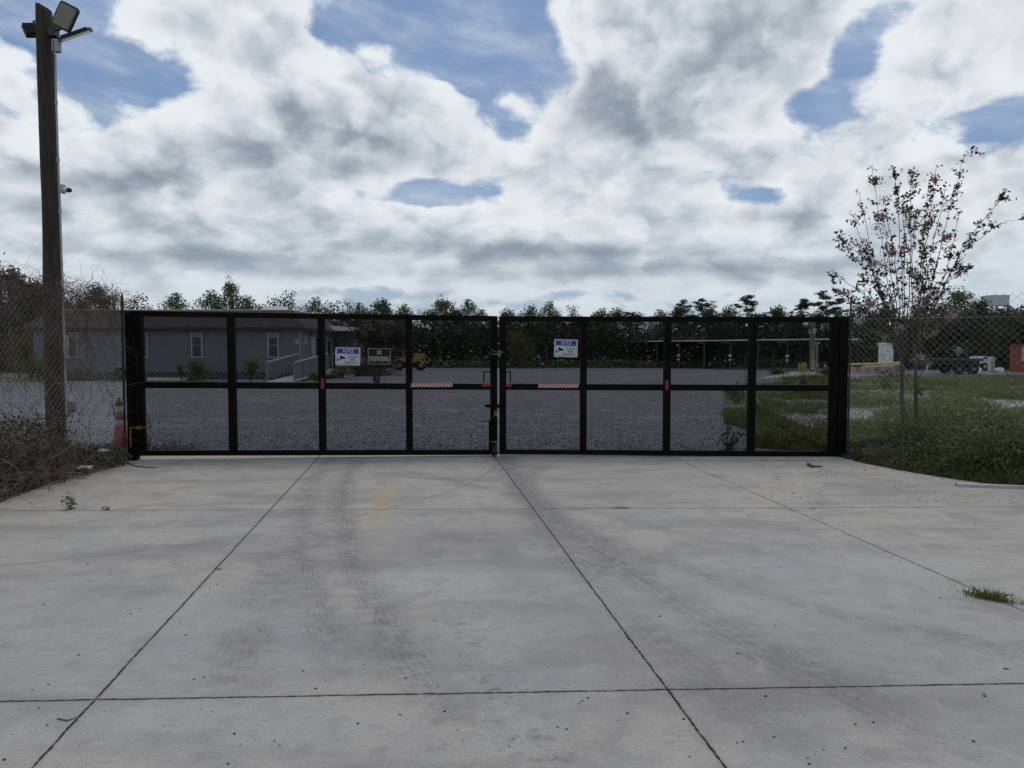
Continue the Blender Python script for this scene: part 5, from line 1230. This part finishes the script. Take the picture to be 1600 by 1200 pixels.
# white tank above the far trees
D = 120; (x0, z1), (x1, z0) = xz(1541, 463, D), xz(1568, 478, D); o = empty('water_tank', ((x0 + x1) / 2, D, 0), 0, 'pale square tank on legs rising over the right trees', 'water tank')
w_ = x1 - x0; MB().cbox((0, 0, (z0 + z1) / 2), (w_, w_, z1 - z0), .08, 2).build('tank', mat('pale_tank', (.42, .45, .50), .6, .05), o); MB().box((0, 0, z1 + .06), (w_ * 1.03, w_ * 1.03, .12)).build('rim', M['white'], o)
for x_ in (-.45, .45):
    for y_ in (-.45, .45): MB().tube([(x_ * w_, y_ * w_, 0), (x_ * w_, y_ * w_, z0)], .15, 8).build('leg', M['trim'], o)
# thin dark pole standing far off beside the right gate post is the fence end post; a grey tarp on the weeds
p = gnd(1503, 584); mb = MB(); N_ = 10; vs = [(p.x + (i - 5) * .32, p.y + (j - 3) * .3, .04 + .22 * math.exp(-((i - 6) ** 2 + (j - 3) ** 2) / 7) + .05 * random.random()) for i in range(N_ + 1) for j in range(7)]
mb.add(vs, [(i * 7 + j, i * 7 + j + 1, (i + 1) * 7 + j + 1, (i + 1) * 7 + j) for i in range(N_) for j in range(6)]); tag(mb.build('plastic_sheet', mat('grey_sheet', (.20, .22, .24), .5, .2), smooth=True), 'crumpled grey plastic sheet on the grass before the trailer', 'sheet')

# ------------------------------------------------------------------ grass and weeds of the right plot
rng = np.random.default_rng(55); random.seed(55)
def in_plot(x, y):
    # left border of the green plot follows the edge of the gravel lot
    bx = np.interp(y, [10.9, 11.6, 12.2, 14.5, 17, 21, 28, 34, 42], [4.2, 4.15, 4.1, 4.9, 4.7, 5.6, 8.2, 12.5, 16.5]); return x > bx
def slab_x(y): return np.interp(y, [2, 5.2, 7.2, gnd(1600, 762).y, gnd(1500, 750).y, gnd(1400, 734).y, gnd(1322, 717).y], [11, 8.2, 6.7, gnd(1600, 762).x, gnd(1500, 750).x, gnd(1400, 734).x, gnd(1322, 717).x])
def scatter(n, y0, y1, pw, maxr=.80):
    y = y0 + (y1 - y0) * rng.random(n) ** pw; x = y * rng.uniform(.30, maxr, n); return x, y
x, y = scatter(150000, GY + .15, 46, 1.8)
nz = np.array([mnoise.noise(Vector((a * .30, b * .30, 1))) + .5 * mnoise.noise(Vector((a * 1.1, b * 1.1, 4))) for a, b in zip(x, y)])
far = np.clip((y - 16) / 12, 0, 1)
nz3 = np.array([mnoise.noise(Vector((a * 2.6, b * 2.6, 7))) for a, b in zip(x, y)])
keep = in_plot(x, y) & (nz + .55 * nz3 > .34 - .24 * far + .30 * ((y > 19) & (y < 24))) 
x, y, nz = x[keep], y[keep], nz[keep]
B = np.stack([x, y, np.full(len(x), -.04)], 1); h = (.09 + .22 * np.clip(nz + .2, 0, 1)) * (1 + .6 * np.clip((y - 20) / 20, 0, 1))
tag(quads('grass', blades(B, h, .012 + 0 * h[0], .45) if False else blades(B, h, .016, .45), M['grass'], n=5), 'patchy green grass over the gravelly plot right of the gate', 'grass', kind='stuff')
# leafy weeds scattered in it
def weed_cloud(x, y, h, per, leaf, m_, name, label, spread=.07):
    n = len(x); C = np.stack([x, y, np.zeros(n)], 1); C = np.repeat(C, per, 0); hh = np.repeat(h, per); z = rng.random(len(C)) ** .8 * hh
    C[:, 2] = z; C[:, :2] += rng.normal(0, 1, (len(C), 2)) * spread * (.4 + z[:, None] / (hh[:, None] + .01))
    return tag(quads(name, leaves(C, leaf, .42, up=.25), m_), label, 'weeds', kind='stuff')
x, y = scatter(20000, GY + .2, 40, 1.7); nz = np.array([mnoise.noise(Vector((a * .5, b * .5, 8))) for a, b in zip(x, y)]); keep = in_plot(x, y) & (nz > .14); x, y, nz = x[keep], y[keep], nz[keep]
weed_cloud(x, y, .12 + .5 * np.clip(nz, 0, 1), 11, .06, M['weed'], 'leafy_weeds', 'leafy green weeds standing in clumps over the right plot')
# dense strip along the fence and the slab edge
n = 5200; y = rng.uniform(5.2, 11.2, n); x = slab_x(np.minimum(y, 10.5)) + .12 + np.abs(rng.normal(0, .75, n)) + np.clip(y - 10.5, 0, 1) * .1
right = np.clip((x - 5.4) / 1.2, 0, 1)
hgt = (.10 + .46 * right) * (1 + 1.1 * np.array([mnoise.noise(Vector((a * 1.2, b * 1.2, 12))) for a, b in zip(x, y)])) * np.clip((x - slab_x(y)) / .3 + .35, .35, 1)
weed_cloud(x, y, hgt, 12, .052, M['weeddark'], 'dark_weeds', 'dark leafy weeds crowding the foot of the right fence', .06)
n = 3600; y = rng.uniform(8.6, 13.2, n); x = rng.uniform(5.9, 10.4, n); keep = (x > slab_x(np.minimum(y, 10.5)) + .3); x, y = x[keep], y[keep]
hgt = .70 * (.70 + 1.0 * np.array([mnoise.noise(Vector((a * .8, b * .8, 17))) for a, b in zip(x, y)])) * np.clip((x - 5.7) / .9, .3, 1)
weed_cloud(x, y, hgt, 13, .06, M['weed'], 'tall_weeds', 'tall bright green weeds behind the right fence below the flowering tree', .07)
n = 34000; y = rng.uniform(5.5, 12.6, n); x = slab_x(np.minimum(y, 10.5)) + .02 + rng.random(n) ** 1.5 * 3.4
B = np.stack([x, y, np.full(n, -.03)], 1); tag(quads('long_grass', blades(B, .10 + .42 * np.clip((x - 5.3) / 1.5, 0, 1), .007, .6), M['grass'], n=5), 'long grass between the right fence and the concrete', 'grass', kind='stuff')
mb = strands(420, lambda: (lambda yy: (float(slab_x(yy)) + .02 + abs(random.gauss(0, .35)), yy, random.uniform(.01, .15)))(random.uniform(6, 10.6)), .06, 6, .003, .3, .5); tag(mb.build('dry_stalks', M['vinelight']), 'dead stalks and twigs along the right edge of the concrete', 'twigs', kind='stuff')
tag(MB().poly([(4.95, 11.5, -.022), (5.1, 10.3, -.022), (5.4, 9.0, -.022), (5.9, 7.9, -.022), (6.8, 6.8, -.022), (9, 4.6, -.022), (11, 4.6, -.022), (8.4, 8.2, -.022), (7.0, 9.6, -.022), (6.2, 11.2, -.022)]).build('soil', mat('weed_soil', (.060, .052, .040), .95, .5, 9, bump=.8)), kind='structure')
# white pebbles in the plot
n = 42000; x, y = scatter(n, GY + .2, 34, 1.5); nz = np.array([mnoise.noise(Vector((a * .30, b * .30, 1))) for a, b in zip(x, y)]); keep = in_plot(x, y) & (nz < .12); x, y = x[keep], y[keep]
C = np.stack([x, y, np.full(len(x), -.035)], 1); tag(quads('pale_stones', leaves(C + [0, 0, .012], .045, .9), M['palebits']), 'pale stones showing between the weeds of the right plot', 'stones', kind='stuff')

# single plants
def plant(name, pos, H, W2, n_stem, label, m_, leaf=.05, per=16, cat='plant', asp=.35):
    root = empty(name, pos, 0, label, cat); mb = MB(); C = []
    for i in range(n_stem):
        a = rng.uniform(0, 6.28); q = limb_path((0, 0, 0), (math.cos(a) * W2 / H * .8, math.sin(a) * W2 / H * .8, 1), H * rng.uniform(.6, 1.05), 6, .10); mb.tube(q, [.006 * (1 - .12 * k) * (H / .5) ** .5 for k in range(7)], 4, caps=False)
        for k in range(per):
            t = rng.uniform(.15, 1) * 5.99; c = q[int(t)].lerp(q[int(t) + 1], t % 1); C.append(np.array(c) + rng.normal(size=3) * leaf * .45)
    mb.build('stem', M['weeddark'], root); quads('foliage', leaves(np.array(C), leaf, asp), m_, root); return root
def G3(px, py): v = gnd(px, py); return (v.x, v.y, 0)
plant('weed_plant', G3(110, 796), .17, .09, 6, 'small leafy weed growing from the joint at the left of the slab', M['weed'], .045, 12)
plant('weed_plant', G3(166, 797), .035, .07, 6, 'flat withered sprig in the joint right of the small leafy weed', M['vine'], .03, 7)
plant('weed_plant', (gnd(1137, 705).x, gnd(1137, 705).y, -.03), .52, .20, 8, 'tall leafy weed behind the second panel from the right', M['weeddark'], .085, 18)
plant('weed_plant', (gnd(1192, 655).x, gnd(1192, 655).y, -.03), .55, .3, 9, 'bushy weed on the plot seen through the rightmost gate panel', M['weeddark'], .10, 16)
plant('weed_plant', (gnd(1248, 618).x, gnd(1248, 618).y, -.03), 1.0, .7, 14, 'wide leafy shrub in the upper part of the rightmost gate panel', M['weed'], .14, 26)
plant('weed_plant', (gnd(1150, 628).x, gnd(1150, 628).y, -.03), .8, .6, 14, 'round dark shrub at the corner of the gravel lot', M['weeddark'], .12, 26)
plant('weed_plant', (gnd(1235, 700).x, gnd(1235, 700).y, -.03), .45, .3, 8, 'low weed close behind the gate, right of the last but one bar', M['weeddark'], .08, 14)
plant('weed_plant', (gnd(1382, 610).x, gnd(1382, 610).y, -.03), 1.15, .5, 9, 'dark ragged sapling left of the flowering tree trunks', M['weeddark'], .13, 16)
plant('weed_plant', (gnd(1495, 735).x, gnd(1495, 735).y + 1.2, -.03), .85, .35, 10, 'dark shrub against the right fence near the white channel', M['weeddark'], .06, 40)
plant('weed_plant', (at(231, 660, 11.6).x, 11.6, -.03), .62, .12, 5, 'thin dark weed just behind the left end of the gate', M['weeddark'], .05, 16)
for px, lb in ((1170, 'thin grass stalks left in the last panel'), (1225, 'thin grass stalks by the dark shrub of the last panel')): plant('weed_stalk', (gnd(px, 612).x, gnd(px, 612).y, -.03), 1.3, .5, 9, lb, M['grass'], .09, 7)
mb = strands(160, lambda: (at(268, 700, 11.4).x + random.gauss(0, .25), 11.45 + random.gauss(0, .12), abs(random.gauss(0, .05))), .06, 6, .003, .2, .5); tag(mb.build('dry_weeds', M['vine']), 'low brown dead weeds behind the first gate panel', 'weeds', kind='stuff')
# grass tufts in the joints
for (px, py, n_, wx, wy, h_, lb) in ((1550, 936, 420, .17, .05, .085, 'green grass tuft growing in the joint at the right of the slab'), (970, 794, 120, .11, .02, .025, 'sparse little grass tuft in the far joint right of the gate centre'), (1270, 795, 24, .04, .01, .02, 'tiny grass blades in the far joint at the right'), (343, 890, 26, .03, .02, .016, 'tiny dark tuft in the left joint')):
    c = gnd(px, py); ang = R(-38) if px > 1500 else 0; u_ = rng.normal(0, wx * .45, n_); v_ = rng.normal(0, wy * .5, n_)
    B = np.stack([c.x + u_ * math.cos(ang) - v_ * math.sin(ang), c.y + u_ * math.sin(ang) + v_ * math.cos(ang), np.full(n_, 0.0)], 1)
    tag(quads('grass_tuft', blades(B, h_, .004, .95), M['weed'] if px != 343 else M['weeddark'], n=5), lb, 'grass tuft')

# ------------------------------------------------------------------ small things on the slab
a_, b_ = gnd(1494, 760), gnd(1640, 765); ang = math.atan2(b_.y - a_.y, b_.x - a_.x); L = (b_ - a_).length
o = empty('metal_channel', (a_.x, a_.y, 0), ang, 'pale metal channel lying on the concrete at the right edge', 'metal channel')
MB().box((L / 2, 0, .004), (L, .07, .008)).box((L / 2, -.033, .022), (L, .005, .03)).box((L / 2, .033, .022), (L, .005, .03)).build('channel', mat('dull_aluminium', (.36, .36, .36), .45, .2, 3, metal=.4), o)
MB().box((L / 2, 0, .03), (L * .98, .05, .012)).build('channel_strip', M['white'], o)
p0, p1 = gnd(1545, 748), gnd(1600, 756); tag(MB().tube([(p0.x, p0.y + .2, .05), (p0.x + .35, p0.y + .1, .06), (p1.x + .25, p1.y, .05)], .045, 8).build('log', M['bark']), 'dark rotting branch in the weeds behind the metal channel', 'branch')
for (pts, r_, lb) in (([(198, 724), (215, 730), (232, 731), (248, 731.5)], .009, 'dark twig on the slab near the left gate post'), ([(90, 1124), (105, 1127), (120, 1122)], .0035, 'thin twig beside the left joint near the camera'), ([(1262, 727), (1270, 731), (1285, 731)], .02, 'dark clod on the slab in front of the last gate panel'), ([(1568, 1045), (1577, 1047)], .004, 'short twig at the right of the slab')):
    tag(MB().tube([gnd(a_, b_) + Vector((0, 0, r_)) for a_, b_ in pts], [r_] + [r_ * .8] * (len(pts) - 2) + [r_ * .4], 6).build('twig', M['vine'] if r_ < .015 else M['pebble']), lb, 'twig')
def bits(n, s0, s1, m_, name, label, dark=True, region=None):
    if region is None: py = 716 + 484 * rng.random(n) ** 1.1; px = rng.uniform(-20, 1620, n)
    else: px = rng.uniform(region[0], region[1], n); py = rng.uniform(region[2], region[3], n)
    C = np.array([gnd(a, b) for a, b in zip(px, py)]); k_ = len(C); s = (s0 + (s1 - s0) * rng.random(k_) ** 3)[:, None]
    x = C[:, 0]; y = C[:, 1]; keep = (x > -5.3) & (x < slab_x(np.minimum(y, 10.5)) - .05); C = C[keep]; s = s[keep]; k_ = len(C)
    an = rng.uniform(0, 6.28, k_); V = []
    ring = [np.stack([np.cos(an + j * 1.2566) * s[:, 0] * rng.uniform(.6, 1.2, k_), np.sin(an + j * 1.2566) * s[:, 0] * rng.uniform(.4, 1.0, k_), np.zeros(k_)], 1) + C for j in range(5)]
    top = C + np.stack([rng.normal(0, .2, k_) * s[:, 0], rng.normal(0, .2, k_) * s[:, 0], s[:, 0] * .75], 1)
    T = np.concatenate([np.stack([ring[j], ring[(j + 1) % 5], top], 1) for j in range(5)])
    return tag(quads(name, T, m_, n=3), label, 'debris', kind='stuff')
bits(520, .002, .011, M['pebble'], 'dark_debris', 'small dark crumbs scattered over the concrete')
bits(260, .002, .007, M['palebits'], 'pale_grit', 'pale grit scattered over the concrete')
bits(420, .004, .014, M['pebble'], 'edge_debris', 'dark crumbs on the concrete near the right weeds', region=(1180, 1600, 720, 790))
bits(90, .006, .02, M['pebble'], 'gate_debris', 'dark crumbs along the bottom of the gate', region=(230, 1320, 716, 722))
